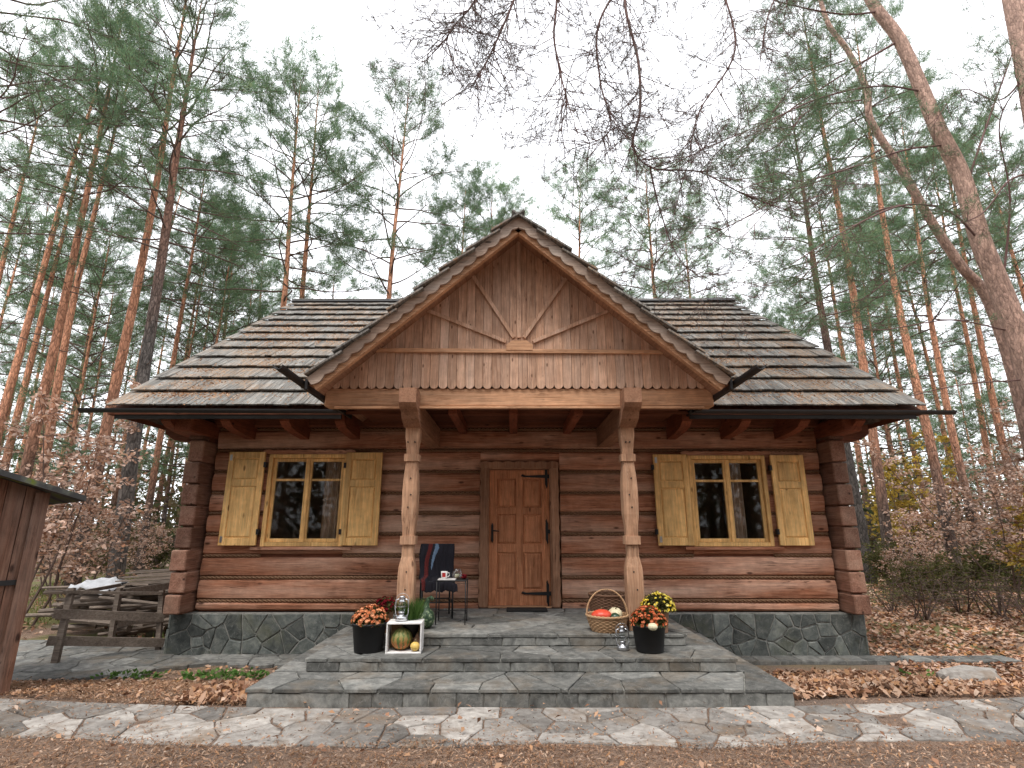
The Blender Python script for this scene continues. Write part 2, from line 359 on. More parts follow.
col=s.mix(s.ramp(sp.outputs[2],[(.05,(.45,.16,.05)),(.15,(.24,.22,.08))]),(.10,.14,.04),s.rng(st,0,1,.1,.5)); M['striped']=s.out(col,None,rough=.5)
s=NT('mottled_gourd_skin'); n=s.noise(s.coord(),26,4); M['mottled']=s.out(s.ramp(n,[(.42,(.02,.04,.022)),(.55,(.06,.10,.05)),(.65,(.28,.32,.20))]),None,rough=.45)
bpy.data.materials.remove(M.pop('moss_roof'))

# ---------------------------------------------------------------- voronoi stones
def clip(poly,p,q):
    m=((p[0]+q[0])/2,(p[1]+q[1])/2); d=(q[0]-p[0],q[1]-p[1]); out=[]
    sd=lambda a:(a[0]-m[0])*d[0]+(a[1]-m[1])*d[1]
    for i in range(len(poly)):
        a,b=poly[i],poly[(i+1)%len(poly)]; sa,sb=sd(a),sd(b)
        if sa<=0: out.append(a)
        if sa*sb<0:
            t=sa/(sa-sb); out.append((a[0]+(b[0]-a[0])*t,a[1]+(b[1]-a[1])*t))
    return out
def shrink(poly,g):
    n=len(poly)
    ar=sum(poly[i][0]*poly[(i+1)%n][1]-poly[(i+1)%n][0]*poly[i][1] for i in range(n))/2
    if ar<0: poly=poly[::-1]
    res=list(poly)
    for i in range(n):
        a,b=poly[i],poly[(i+1)%n]; dx,dy=b[0]-a[0],b[1]-a[1]; L=math.hypot(dx,dy)
        if L<1e-6: continue
        nx,ny=-dy/L,dx/L; p=(a[0]+nx*g,a[1]+ny*g); out=[]
        f=lambda c:(c[0]-p[0])*nx+(c[1]-p[1])*ny
        for k in range(len(res)):
            c,d=res[k],res[(k+1)%len(res)]; fc,fd=f(c),f(d)
            if fc>=0: out.append(c)
            if fc*fd<0: t=fc/(fc-fd); out.append((c[0]+(d[0]-c[0])*t,c[1]+(d[1]-c[1])*t))
        res=out
        if len(res)<3: return []
    return res
def cells(x0,x1,y0,y1,sx,sy,jit=.42,keep=None,drop=0):
    pts=[]; nx=max(1,round((x1-x0)/sx)); ny=max(1,round((y1-y0)/sy)); dx=(x1-x0)/nx; dy=(y1-y0)/ny
    for j in range(ny):
        for i in range(nx):
            pts.append((x0+(i+.5+(.25 if j%2 else -.25)*(ny>1)+random.uniform(-jit,jit))*dx,y0+(j+.5+random.uniform(-jit,jit)*(ny>1))*dy))
    if drop: pts=[p for p in pts if random.random()>drop]
    res=[]
    for p in pts:
        poly=[(x0,y0),(x1,y0),(x1,y1),(x0,y1)]
        for q in sorted(pts,key=lambda q:(q[0]-p[0])**2+(q[1]-p[1])**2)[1:16]:
            poly=clip(poly,p,q)
            if len(poly)<3: break
        if len(poly)>=3 and (keep is None or keep(*p)): res.append(poly)
    return res
def stones(mb,polys,fn,gap=.012,th=.03,bev=.008,jz=.006):
    """fn(u,v,h)->xyz"""
    for poly in polys:
        a=shrink(poly,gap)
        if len(a)<3: continue
        # roughen the outline
        b=[]
        for i in range(len(a)):
            p,q=a[i],a[(i+1)%len(a)]; L=math.hypot(q[0]-p[0],q[1]-p[1])
            b.append(p); k=int(L/.12)
            for m in range(1,k+1):
                t=m/(k+1); b.append((p[0]+(q[0]-p[0])*t+random.uniform(-.006,.006),p[1]+(q[1]-p[1])*t+random.uniform(-.006,.006)))
        cx=sum(p[0] for p in b)/len(b); cy=sum(p[1] for p in b)/len(b)
        h=th+random.uniform(-jz,jz); n=len(b); R_=max(math.hypot(p[0]-cx,p[1]-cy) for p in b)
        k=max(.6,1-bev/R_*1.6); tx,ty=random.uniform(-.01,.01),random.uniform(-.01,.01)
        hh=lambda p:h+(p[0]-cx)*tx+(p[1]-cy)*ty
        vs=[fn(p[0],p[1],0) for p in b]+[fn(p[0],p[1],hh(p)-bev) for p in b]+[fn(cx+(p[0]-cx)*k,cy+(p[1]-cy)*k,hh(p)) for p in b]
        fs=[(i,(i+1)%n,(i+1)%n+n,i+n) for i in range(n)]+[(i+n,(i+1)%n+n,(i+1)%n+2*n,i+2*n) for i in range(n)]+[tuple(range(2*n,3*n))]
        mb.add(vs,fs)
# ---------------------------------------------------------------- ground
def grid_sheet():
    xs=sorted(set([round(x,3) for x in np.arange(-14,14.01,.35)]+[-400,-250,-150,-100,-70,-50,-38,-30,-24,-19,-16,16,19,24,30,38,50,70,100,150,250,400]))
    ys=sorted(set([round(y,3) for y in np.arange(0,20.01,.35)]+[-200,-100,-50,-20,-10,-5,-2,23,27,32,38,46,56,70,90,120,180,260,400]))
    mb=MB(); vs=[(x,y,gz(x,y)+random.uniform(-.008,.008)*(2<y<20)) for y in ys for x in xs]; n=len(xs)
    fs=[(j*n+i,j*n+i+1,(j+1)*n+i+1,(j+1)*n+i) for j in range(len(ys)-1) for i in range(n-1)]
    mb.add(vs,fs); return struct(mb.build('ground',M['ground'],None,True,False))
grid_sheet()
def pathc(x): # centre line of the paving, by x
    return 5.02+.028*max(0,x-1)**1.6+ (.10*max(0,-x-2.4)**1.1)
def in_path(x,y):
    c=pathc(x); hw=.43+.05*math.sin(x*2.3)+(.12 if x>2.6 else 0); return c-hw<y<c+hw
mb=MB(); stones(mb,cells(-9,10,-.47,.385,.24,.21,.49,None,.42),lambda u,v,h:(u,pathc(u)+v*(1+.14*max(0,min(1,(u-2.6)/2)))+.02*math.sin(u*3.1)*(v<0),gz(u,pathc(u)+v)-.012+h),.008,.024,.008,.005)
struct(mb.build('path',M['pave']),)
# slab paving along the foundation
AZ=-.215
def la(x,y): # front edge of the left slab walk
    e=8.02+(x+4.1)*.62 if x<-4.1 else 8.02
    return y>max(e,6.3) and not (x>-5.1 and y>8.52)
mb=MB(); stones(mb,cells(-9.5,-2.2,6.3,9.5,.40,.40,.4,la),lambda u,v,h:(u,v,AZ-.05+h),.009,.05,.008,.004)
mb.add([(-9.5,6.35,AZ-.012),(-6.7,6.45,AZ-.012),(-4.1,8.08,AZ-.012),(-2.3,8.08,AZ-.012),(-2.3,8.5,AZ-.012),(-5.1,8.5,AZ-.012),(-5.1,9.48,AZ-.012),(-9.5,9.48,AZ-.012),(-9.5,6.35,-.5),(-6.7,6.45,-.5),(-4.1,8.08,-.5),(-2.3,8.08,-.5),(-2.3,8.5,-.5),(-5.1,8.5,-.5),(-5.1,9.48,-.5),(-9.5,9.48,-.5)],[tuple(range(8))]+[(i,(i+1)%8,(i+1)%8+8,i+8) for i in range(8)])
o=struct(mb.build('path',M['stone']))
mb=MB(); stones(mb,cells(2.5,7.0,8.12,8.44,.30,.36,.12),lambda u,v,h:(u,v,AZ-.05+h),.006,.05,.008,.003); mb.box(2.5,6.99,8.13,8.43,-.4,AZ-.012)
struct(mb.build('path',M['stone']))
# ---------------------------------------------------------------- steps
X0=.1
steps=thing('stone_steps','three wide grey slate steps leading up to the cabin door','steps',(X0,6.3,0))
tiers=[(-2.42,2.57,5.42,8.49,-.02,.156),(-2.10,2.29,5.98,8.485,.156,.284),(-1.78,1.97,6.55,8.48,.284,.406)]
for i,(x0,x1,y0,y1,z0,z1) in enumerate(tiers):
    mb=MB(); st=MB()
    mb.box(x0+.03,x1-.03,y0+.03,y1,z0-(.4 if i==0 else 0),z1-.025)
    top=z1-.03; yb=y1 if i==2 else tiers[i+1][2]+.06
    ys_=.5 if i<2 else .48
    def fn(u,v,h): return (u,v,top-.002+h)
    if i<2:
        stones(st,cells(x0,x1,y0,yb,.42,.40,.49,None,.25),fn,.007,.030,.005,.002)
        for xa,xb in ((x0,tiers[i+1][0]+.05),(tiers[i+1][1]-.05,x1)): stones(st,cells(xa,xb,yb,y1,.4,.5,.4),fn,.007,.030,.005,.002)
    else: stones(st,cells(x0,x1,y0,y1,.42,.42,.49,None,.25),fn,.007,.030,.005,.002)
    zr0,zr1=z0,z1-.034
    stones(st,cells(x0+.02,x1-.02,zr0,zr1,.24 if i==0 else .4,.10 if i==0 else .2,.46,None,.3 if i==0 else 0),lambda u,v,h:(u,y0+.045-h,v),.006,.03,.005,.003)
    if i==0: pass
    stones(st,cells(y0+.03,y1-.1,zr0-(.3 if i==0 else 0),zr1,.4,.25,.3),lambda u,v,h:(x0+.045-h,u,v),.006,.03,.005,.003)
    stones(st,cells(y0+.03,y1-.1,zr0-(.3 if i==0 else 0),zr1,.4,.25,.3),lambda u,v,h:(x1-.045+h,u,v),.006,.03,.005,.003)
    so_=st.build('step',M['stone'],steps); so_.location=-Vector(steps.location)
    co_=mb.build('mortar_bed',M['mortar'],so_,loc=(0,0,0))
PZ=.406
# ---------------------------------------------------------------- cabin
W=8.59
cabin=thing('log_cabin','brown log cabin with shingled hip roof and carved porch gable','cabin',(X0,W,0.2))
def P(mb,name,mat,par=None,smooth=False,label=None):
    o=mb.build(name,mat,par or cabin,smooth,loc=None if par is None or par==cabin else Vector((0,0,0)))
    if label: o['label']=label
    return o
FX0,FX1=-5.02,5.16
mb=MB()
stones(mb,cells(FX0,FX1,-.34,.325,.23,.19,.49,None,.3),lambda u,v,h:(u,8.535-h,v+.0),.008,.022,.010,.007)
stones(mb,cells(8.5,14.7,-.34,.325,.36,.24,.45),lambda u,v,h:(FX0+.03-h,u,v),.008,.035,.012,.008)
stones(mb,cells(8.5,14.7,-.34,.325,.36,.24,.45),lambda u,v,h:(FX1-.03+h,u,v),.008,.035,.012,.008)
fo=P(mb,'foundation',M['stone_dk'])
mb=MB(); mb.box(FX0+.03,FX1-.03,8.53,14.7,-.5,.33); P(mb,'mortar_bed',M['mortar'],fo)
LX0,LX1=-4.90,5.06
zb=[.336,.491,.818,1.133,1.45,1.76,2.07,2.40,2.74,3.08,3.42]
def log_along(mb,a,b,z0,z1,axis,face,sgn,depth=.20,end=0):
    """log from a to b on axis; face = coordinate of outer face, sgn outward"""
    n=max(2,int(abs(b-a)/.3)); g=.019; h=z1-z0
    prof=[(-depth,z0+g),(-.045,z0+g),(-.010,z0+g+.022),(0,z0+h*.3),(.003,z0+h*.65),(-.008,z1-g-.03),(-.040,z1-g),(-depth,z1-g)]
    ph=random.uniform(0,9); vs=[]; m=len(prof)
    for i in range(n+1):
        t=a+(b-a)*i/n
        for k,(d,z) in enumerate(prof):
            dd=d+(0 if k in(0,m-1) else .007*math.sin(t*1.7+ph+k)+random.uniform(-.003,.003)); zz=z+.005*math.sin(t*1.1+ph*2)+random.uniform(-.002,.002)
            p=(t,face+sgn*dd,zz) if axis==0 else (face+sgn*dd,t,zz); vs.append(p)
    fs=[(i*m+k,i*m+(k+1)%m,(i+1)*m+(k+1)%m,(i+1)*m+k) for i in range(n) for k in range(m)]
    fs+=[tuple(range(m)),tuple(n*m+k for k in range(m-1,-1,-1))]
    mb.add(vs,fs)
WIN=[(-3.83,-2.58,1.27,2.67),(2.77,3.99,1.27,2.65)]
DOOR=(-.50,.75,.30,2.56)
fw=MB(); rope=MB()
for i in range(len(zb)-1):
    z0,z1=zb[i],zb[i+1]; segs=[(LX0+.2,LX1-.2)]
    for (a,b,c,d) in WIN+[DOOR]:
        if z0<d-.05 and z1>c+.06:
            ns=[]
            for (s0,s1) in segs:
                if b<=s0 or a>=s1: ns.append((s0,s1))
                else: ns+=[(s0,a),(b,s1)]
            segs=ns
    for (a,b,c,d) in WIN+[DOOR]:
        if z0<d-.05 and z1>c+.06:
            if z1-d>.03: log_along(fw,a,b,d-.012,z1,0,W,-1)
            if c-z0>.03: log_along(fw,a,b,z0,c+.012,0,W,-1)
    for a,b in segs:
        log_along(fw,a,b,z0,z1,0,W,-1)
        n=int((b-a)/.028); 
        if i>0:
            for q in (0,1): rope.tube([(a+(b-a)*j/n,W+.026+.011*math.cos(j*1.3+q*3.14),z0+.011*math.sin(j*1.3+q*3.14)) for j in range(n+1)],.0165,4,cap=False)
lw=P(fw,'log_wall',M['log'])
P(rope,'rope_chinking',M['rope'],lw)
bk=MB()
# backing core with the three openings left out
xs_=[LX0+.22]+sorted([v for (a,b,c,d) in WIN+[DOOR] for v in (a,b)])+[LX1-.22]
for i in range(0,len(xs_)-1):
    a,b=xs_[i],xs_[i+1]
    op=[o for o in WIN+[DOOR] if abs(o[0]-a)<1e-6]
    if op: c,d=op[0][2],op[0][3]; 
    if op:
        if c>.36: bk.box(a,b,W+.06,W+.19,.34,c)
        bk.box(a,b,W+.06,W+.19,d,3.4)
    else: bk.box(a,b,W+.06,W+.19,.34,3.4)
P(bk,'wall_core',M['eave_x'],lw)
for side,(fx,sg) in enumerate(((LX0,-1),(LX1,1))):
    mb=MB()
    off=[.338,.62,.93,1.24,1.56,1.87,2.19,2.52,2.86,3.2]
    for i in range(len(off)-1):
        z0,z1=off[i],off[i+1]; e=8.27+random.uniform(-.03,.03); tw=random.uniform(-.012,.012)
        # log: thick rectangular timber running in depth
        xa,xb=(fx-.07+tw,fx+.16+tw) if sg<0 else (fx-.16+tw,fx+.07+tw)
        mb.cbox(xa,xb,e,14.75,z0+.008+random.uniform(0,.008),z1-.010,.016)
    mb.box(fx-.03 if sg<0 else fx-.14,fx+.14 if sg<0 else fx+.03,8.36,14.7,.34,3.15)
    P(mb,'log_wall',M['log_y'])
mb=MB()
for i in range(len(zb)-1): log_along(mb,LX0,LX1,zb[i],zb[i+1],0,14.6,1)
P(mb,'log_wall',M['log'])
mb=MB(); mb.box(LX0+.23,LX1-.23,8.82,14.4,.33,.40); P(mb,'floor_boards',M['interior'])
mb=MB()
for i in range(2): # interior partition, dim room
    mb.box(LX0+.23,LX1-.23,10.9+i*3.2,10.95+i*3.2,.40,3.3)
P(mb,'room_wall',M['interior'])
# roof geometry
EY,EZ,RY,RZ=7.58,3.20,11.6,6.54; RX0,RX1=-5.80,5.90; IN=.82
SL=math.hypot(RY-EY,RZ-EZ); SD=Vector((0,RY-EY,RZ-EZ))/SL; SN=Vector((0,-SD.z,SD.y))
def shakes(mb,org,ud,vd,nd,rows,xlim,wmin=.07,wmax=.14,skip=None,th=.022):
    """rows: list of (v0,v1)"""
    for ri,(v0,v1) in enumerate(rows):
        a,b=xlim(v0); u=a+random.uniform(-.03,0)
        while u<b:
            w_=random.uniform(wmin,wmax); u1=min(u+w_,b+.02)
            vv=(v0+v1)/2
            if not(skip and skip((u+u1)/2,v0)):
                lo=v0+random.uniform(-.012,.012); up=v1+.10; l0=.074+random.uniform(-.004,.008); l1=.012
                pts=[]
                for (uu,v_,n_) in ((u,lo,l0-th),(u1-.004,lo,l0-th+random.uniform(-.003,.003)),(u1-.004,up,l1-th),(u,up,l1-th),(u,lo,l0),(u1-.004,lo,l0+random.uniform(-.004,.004)),(u1-.004,up,l1),(u,up,l1)):
                    pts.append(org+ud*uu+vd*v_+nd*n_)
                mb.hexa(pts)
            u=u1
ex=np.linspace(1.28,.86,13); ex=ex/ex.sum()*SL; ed=np.concatenate([[0],np.cumsum(ex)])
rows=[(ed[i],ed[i+1]) for i in range(13)]
rf=MB()
def xl(v): t=v/SL; return (RX0+IN*t,RX1-IN*t)
shakes(rf,Vector((0,EY,EZ)),Vector((1,0,0)),SD,SN,rows,xl)
SDb=Vector((0,-SD.y,SD.z)); shakes(rf,Vector((0,2*RY-EY,EZ)),Vector((1,0,0)),SDb,Vector((0,SD.z,SD.y)),rows,xl,.12,.2)
for sx,x_e,x_r in ((-1,RX0,RX0+IN),(1,RX1,RX1-IN)):
    A=Vector((x_e-sx*.07,RY,EZ-.03)); B=Vector((x_r-sx*.07,RY,RZ-.10)); L2=(B-A).length; vd=(B-A)/L2; nd=Vector((sx*vd.z,0,-sx*vd.x)); nd=nd if nd.x*sx>0 else -nd
    rr=[(L2*i/11,L2*(i+1)/11) for i in range(11)]
    shakes(rf,A,Vector((0,1,0)),vd,nd,rr,lambda v:(-(RY-EY)*(1-(v+L2/11+.1)/L2)+.02,(RY-EY)*(1-(v+L2/11+.1)/L2)-.1) if v<L2*.85 else (0,.05),.1,.16)
roof=P(rf,'roof',M['shake'])
mb=MB()
q=.03
deck=[Vector((RX0,EY+.02,EZ-q)),Vector((RX1,EY+.02,EZ-q)),Vector((RX1-IN,RY,RZ-q)),Vector((RX0+IN,RY,RZ-q)),Vector((RX0,2*RY-EY,EZ-q)),Vector((RX1,2*RY-EY,EZ-q))]
dz=Vector((0,0,-.05))
def slab(mb,pts):
    n=len(pts); mb.add([p for p in pts]+[p+dz for p in pts],[tuple(range(n)),tuple(range(2*n-1,n-1,-1))]+[(i,(i+1)%n,(i+1)%n+n,i+n) for i in range(n)])
slab(mb,[deck[0],deck[1],deck[2],deck[3]]); slab(mb,[deck[5],deck[4],deck[3],deck[2]]); slab(mb,[deck[0],deck[3],deck[4]]); slab(mb,[deck[1],deck[5],deck[2]])
P(mb,'soffit',M['eave_x'],roof)
mb=MB(); mb.bar((RX0+IN-.05,RY-.07,RZ+.03),(RX1-IN-.2,RY-.07,RZ+.045),.2,.035,(0,-.6,.8)); mb.bar((RX0+IN-.05,RY+.07,RZ+.03),(RX1-IN+.05,RY+.07,RZ+.03),.2,.03,(0,.6,.8)); mb.bar((RX1-IN-.6,RY-.08,RZ+.06),(RX1-IN+.04,RY-.08,RZ+.055),.2,.03,(0,-.6,.8))
P(mb,'ridge_cap',M['gutter'],roof)
mb=MB()
for (a,b) in ((RX0+.1,-2.45),(2.55,RX1-.1)):
    mb=MB(); mb.box(a,b,EY+.03,EY+.06,EZ-.14,EZ-.02); P(mb,'fascia_board',M['gutter'],roof)
# loose replaced shingle, lighter
mb=MB(); c0=Vector((-3.2,EY,EZ))+SD*.52+SN*.075; mb.hexa([c0+Vector((x,0,0))+SD*v+SN*n for n in (0,.02) for x,v in ((-.0,0),(.24,0),(.42,.3),(.18,.3))])
o=P(mb,'shingle',M['grey'],roof); o['label']='loose pale replacement shingle'
# gutters
def gutter(a,b,r=.055):
    a=Vector(a);b=Vector(b); g=thing if False else None
    mb=MB(); d=(b-a).normalized(); s_=d.cross(Vector((0,0,1))).normalized(); n=9; vs=[];fs=[]
    for p in (a,b):
        for rr in (r,r-.008):
            for k in range(n):
                t=math.pi+math.pi*k/(n-1); vs.append(p+s_*math.cos(t)*rr+Vector((0,0,1))*math.sin(t)*rr)
    N=n
    for k in range(n-1):
        fs+=[(k,k+1,2*N+k+1,2*N+k),(N+k,N+k+1,3*N+k+1,3*N+k)[::-1],(k,k+1,N+k+1,N+k)[::-1],(2*N+k,2*N+k+1,3*N+k+1,3*N+k)]
    fs+=[(0,N,3*N,2*N),(N-1,2*N-1,4*N-1,3*N-1)]
    mb.add(vs,fs); return P(mb,'gutter',M['gutter'],roof)
gutter((-6.12,EY-.08,EZ-.015),(-2.40,EY-.08,EZ-.035)); gutter((2.5,EY-.08,EZ-.035),(6.26,EY-.08,EZ-.05))
# rafters (carved tails) under the eave
for i in range(13):
    x=-5.02+.843*i+.02*((i%3)-1)
    if abs(x-X0)<2.2 and i not in (5,6,7): continue
    if i in(5,6,7) : 
        mb=MB(); mb.cbox(x-.06,x+.06,7.0,8.7,3.0,3.16,.012); P(mb,'ceiling_joist',M['eave']); continue
    mb=MB(); y0=7.74; w_=.07
    mb.prism([(y0,3.14),(y0,3.05),(y0+.12,2.98),(y0+.35,2.94),(8.72,2.90),(8.72,3.13+.839*1.0-.2),(y0+.05,3.2)],lambda u,v,s_:(x-w_ if s_==0 else x+w_,u,v)); P(mb,'rafter_tail',M['eave'])
# eave plate beams and corner brackets
mb=MB(); mb.cbox(-5.5,5.62,8.50,8.66,3.10,3.30,.02); P(mb,'wall_plate',M['eave_x'])
for x,sg in ((LX0+.05,-1),(LX1-.05,1)):
    mb=MB(); mb.cbox(x-.14,x+.14,7.85,8.8,2.92,3.16,.02); P(mb,'corner_bracket',M['eave'])
    mb=MB(); xo=x+sg*.62; mb.prism([(x-sg*.1,2.84),(xo-sg*.15,2.88),(xo,2.98),(xo,3.12),(x-sg*.1,3.12)],lambda u,v,s_:(u,8.44 if s_==0 else 8.72,v)); P(mb,'corner_bracket',M['eave_x'])
# porch roof
PA=5.36; PT=3.235; PXH=2.46; PY0=6.08; PY1=10.2   # apex z, eave z, half width, front, back
pc=X0-.02
pr=MB(); rise=PA-PT; PL=math.hypot(PXH,rise)
for sg in (-1,1):
    org=Vector((pc+sg*PXH,PY0,PT)); vd=Vector((-sg*PXH,0,rise))/PL; nd=Vector((sg*rise,0,PXH))/PL
    rr=[(PL*i/8,PL*(i+1)/8) for i in range(8)]
    shakes(pr,org,Vector((0,1,0)),vd,nd,rr,lambda v:(-.05,PY1-PY0),.08,.15)
proof=P(pr,'porch_roof',M['shake'])
mb=MB()
for sg in (-1,1):
    a=Vector((pc+sg*PXH,0,PT-.02)); b=Vector((pc,0,PA-.02)); 
    mb.hexa([(a.x,PY0+.06,a.z-.04),(a.x,PY1,a.z-.04),(b.x,PY1,b.z-.04),(b.x,PY0+.06,b.z-.04),(a.x,PY0+.06,a.z),(a.x,PY1,a.z),(b.x,PY1,b.z),(b.x,PY0+.06,b.z)])
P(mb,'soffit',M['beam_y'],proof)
# bargeboards, scalloped lower edge
for sg in (-1,1):
    mb=MB(); a=Vector((pc+sg*(PXH+.02),0,PT+.01)); b=Vector((pc,0,PA+.02)); d=(b-a).normalized(); nn=Vector((-d.z*1,0,d.x)); nn=nn if nn.z<0 else -nn
    L=(b-a).length; nsc=17; top=[];bot=[]
    for i in range(nsc*8+1):
        t=L*i/(nsc*8); ph=(i%8)/8; bot.append((t,.095+.034*math.sin(math.pi*ph)))
    end=L+.135*abs(d.z/ d.x)*0
    m=len(bot); vs=[]
    for y in (PY0,PY0+.03):
        for t,wd in bot: vs.append(a+d*t+Vector((0,y,0))+nn*0.0)
        for t,wd in bot:
            p=a+d*t+nn*wd+Vector((0,y,0))
            if (p.x-pc)*sg<0: p.x=pc
            vs.append(p)
    fs=[]
    for i in range(m-1):
        fs+=[(i,i+1,m+i+1,m+i),(2*m+i,2*m+i+1,3*m+i+1,3*m+i)[::-1],(m+i,m+i+1,3*m+i+1,3*m+i),(i,i+1,2*m+i+1,2*m+i)[::-1]]
    mb.add(vs,fs); P(mb,'bargeboard',M['barge'],proof)
    # rafter behind bargeboard
    mb=MB(); mb.bar(a+Vector((0,PY0+.09,0))+nn*.10,b+Vector((0,PY0+.09,0))+nn*.10,.08,.13,(0,0,1)); P(mb,'verge_rafter',M['beam'],proof)
    mb=MB(); mb.box(*( (pc-PXH-.03,pc-PXH-.0) if sg<0 else (pc+PXH,pc+PXH+.03)),PY0,PY1-2.3,PT-.12,PT+.0); P(mb,'fascia_board',M['gutter'],proof)
gutter((pc-PXH-.10,5.48,PT-.0),(pc-PXH-.10,7.55,PT-.045)); gutter((pc+PXH+.10,5.48,PT-.0),(pc+PXH+.10,7.55,PT-.045))
# gable wall boards
GY=6.60; gz0=3.245
mb=MB(); gw=thing if False else None
bw=.1125; x=pc-2.47
while x<pc+2.4:
    x1=x+bw-.004; xc=(x+x1)/2
    def roofz(xx): return PA-.06-abs(xx-pc)*rise/PXH
    t0,t1=roofz(x),roofz(x1); yb=GY+random.uniform(0,.004)
    bj=gz0+random.uniform(-.003,.003); arc=[(x+(x1-x)*(.5-.5*math.cos(math.pi*k/8)),bj+.055-.05*math.sin(math.pi*k/8)) for k in range(9)]
    if max(t0,t1)>gz0+.08: 
        poly=arc+[(x1,max(t1,bj+.06)),(x,max(t0,bj+.06))]
        if x<pc<x1: poly=arc+[(x1,t1),(pc,PA-.06),(x,t0)]
        mb.prism(poly,lambda u,v,s_,yb=yb:(u,yb if s_==0 else yb+.022,v))
    x+=bw
gable=P(mb,'gable_wall',M['gable'])
mb=MB(); mb.prism([(pc-2.2,gz0+.07),(pc+2.2,gz0+.07),(pc,PA-.1)],lambda u,v,s_:(u,GY+.03 if s_==0 else GY+.05,v)); P(mb,'backing_board',M['eave_x'],gable)
def tr(a,b,w_=.045,t=.03,name='trim_strip',mat='gable'):
    m_=MB(); m_.bar((a[0],GY-.016,a[1]),(b[0],GY-.016,b[1]),t,w_,(-(b[1]-a[1]),0,(b[0]-a[0]))); P(m_,name,M[mat],gable)
g=lambda px,py:(at(px,py,GY).x,at(px,py,GY).z)
tr(g(367,350.5),g(667,352.5),.05,.032,'trim_strip','beam')
for a,b in (((514,338),(470,272)),((506,342),(423,309)),((524,338),(569,275)),((533,342),(614,309))): tr(g(*a),g(*b),.045,.028)
tr(g(519,338),g(518.5,238),.05,.02)
mb=MB(); c_=g(519.5,351); mb.prism([(c_[0]-.17,c_[1]),(c_[0]-.17,c_[1]+.07),(c_[0]-.09,c_[1]+.13),(c_[0]+.09,c_[1]+.13),(c_[0]+.17,c_[1]+.07),(c_[0]+.17,c_[1])],lambda u,v,s_:(u,GY-.04 if s_==0 else GY-.003,v)); P(mb,'sunburst_boss',M['beam'],gable)
# porch front beam, ceiling, depth beams
mb=MB(); mb.cbox(pc-2.44,pc+2.46,6.63,6.82,3.03,3.265,.012); mb.box(pc-2.3,pc+2.32,6.60,6.66,3.0,3.028); P(mb,'porch_beam',M['beam'])
mb=MB()
for i in range(11): mb.box(pc-2.3,pc+2.3,6.84+i*.158,6.84+i*.158+.154,3.17,3.19)
P(mb,'porch_ceiling',M['eave_x'])
for cx in (X0-1.36,X0+1.36):
    mb=MB(); yy=6.34
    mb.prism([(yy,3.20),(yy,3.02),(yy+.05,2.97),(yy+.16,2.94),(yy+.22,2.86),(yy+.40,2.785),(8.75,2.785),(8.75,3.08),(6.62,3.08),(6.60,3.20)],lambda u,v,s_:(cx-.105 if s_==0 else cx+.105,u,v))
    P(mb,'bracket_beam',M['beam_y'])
# columns
def column(cx,cy=6.86):
    c=MB()
    prof=[(PZ,.118),(1.02,.118),(1.10,.112),(1.22,.083),(1.36,.082),(1.362,.112),(1.46,.112),(1.462,.085),(1.58,.092),(1.72,.110),(2.0,.112),(2.2,.100),(2.34,.083),(2.36,.083),(2.362,.11),(2.45,.11),(2.452,.083),(2.52,.085),(2.66,.106),(2.785,.108)]
    vs=[];fs=[];ch=.012
    for z,r in prof:
        r*=.83
        for a,b in ((-r+ch,-r),(r-ch,-r),(r,-r+ch),(r,r-ch),(r-ch,r),(-r+ch,r),(-r,r-ch),(-r,-r+ch)): vs.append((cx+a,cy+b,z))
    for i in range(len(prof)-1):
        for k in range(8): fs.append((i*8+k,i*8+(k+1)%8,(i+1)*8+(k+1)%8,(i+1)*8+k))
    fs.append(tuple(range(7,-1,-1))); fs.append(tuple((len(prof)-1)*8+k for k in range(8)))
    c.add(vs,fs); co=P(c,'column',M['col'])
    for z in (.85,1.05,1.8,1.95,2.15,2.6):
        for dx in ((0,) if z!=2.6 else (-.04,.04)):
            pg=MB(); xx=cx+dx+random.uniform(-.02,.02); pg.tube([(xx,cy-.103,z),(xx,cy-.05,z)],.009,8); P(pg,'peg',M['black'],co)
column(X0-1.36); column(X0+1.36)
# door
dx0,dx1,dz0,dz1=-.355,.585,PZ+.012,2.43; dy=W+.07
door=MB(); 
def frame_box(mb,x0,x1,z0,z1,y0,y1,c=.004): mb.cbox(x0,x1,y0,y1,z0,z1,c)
st=.12; mid=(dx0+dx1)/2
frame_box(door,dx0,dx0+st,dz0,dz1,dy,dy+.05); frame_box(door,dx1-st,dx1,dz0,dz1,dy,dy+.05); frame_box(door,mid-.05,mid+.05,dz0,dz1,dy+.002,dy+.05)
zr=[dz0,dz0+.22,dz0+.76,dz0+.88,dz0+1.33,dz0+1.43,dz0+1.88,dz1]
for a,b in ((zr[0],zr[1]),(zr[2],zr[3]),(zr[4],zr[5]),(zr[6],zr[7])): frame_box(door,dx0+st,mid-.05,a,b,dy+.003,dy+.05); frame_box(door,mid+.05,dx1-st,a,b,dy+.003,dy+.05)
do=P(door,'door',M['door'])
mb=MB()
for a,b in ((zr[1],zr[2]),(zr[3],zr[4]),(zr[5],zr[6])):
    for xa,xb in ((dx0+st,mid-.05),(mid+.05,dx1-st)):
        mb.box(xa-.003,xb+.003,dy+.028,dy+.04,a-.003,b+.003)
        e=.04; mb.add([(xa+.012,dy+.027,a+.012),(xb-.012,dy+.027,a+.012),(xb-.012,dy+.027,b-.012),(xa+.012,dy+.027,b-.012),(xa+e,dy+.008,a+e),(xb-e,dy+.008,a+e),(xb-e,dy+.008,b-e),(xa+e,dy+.008,b-e)],[(4,5,6,7),(0,1,5,4),(1,2,6,5),(2,3,7,6),(3,0,4,7)])
P(mb,'door_panel',M['door'],do)
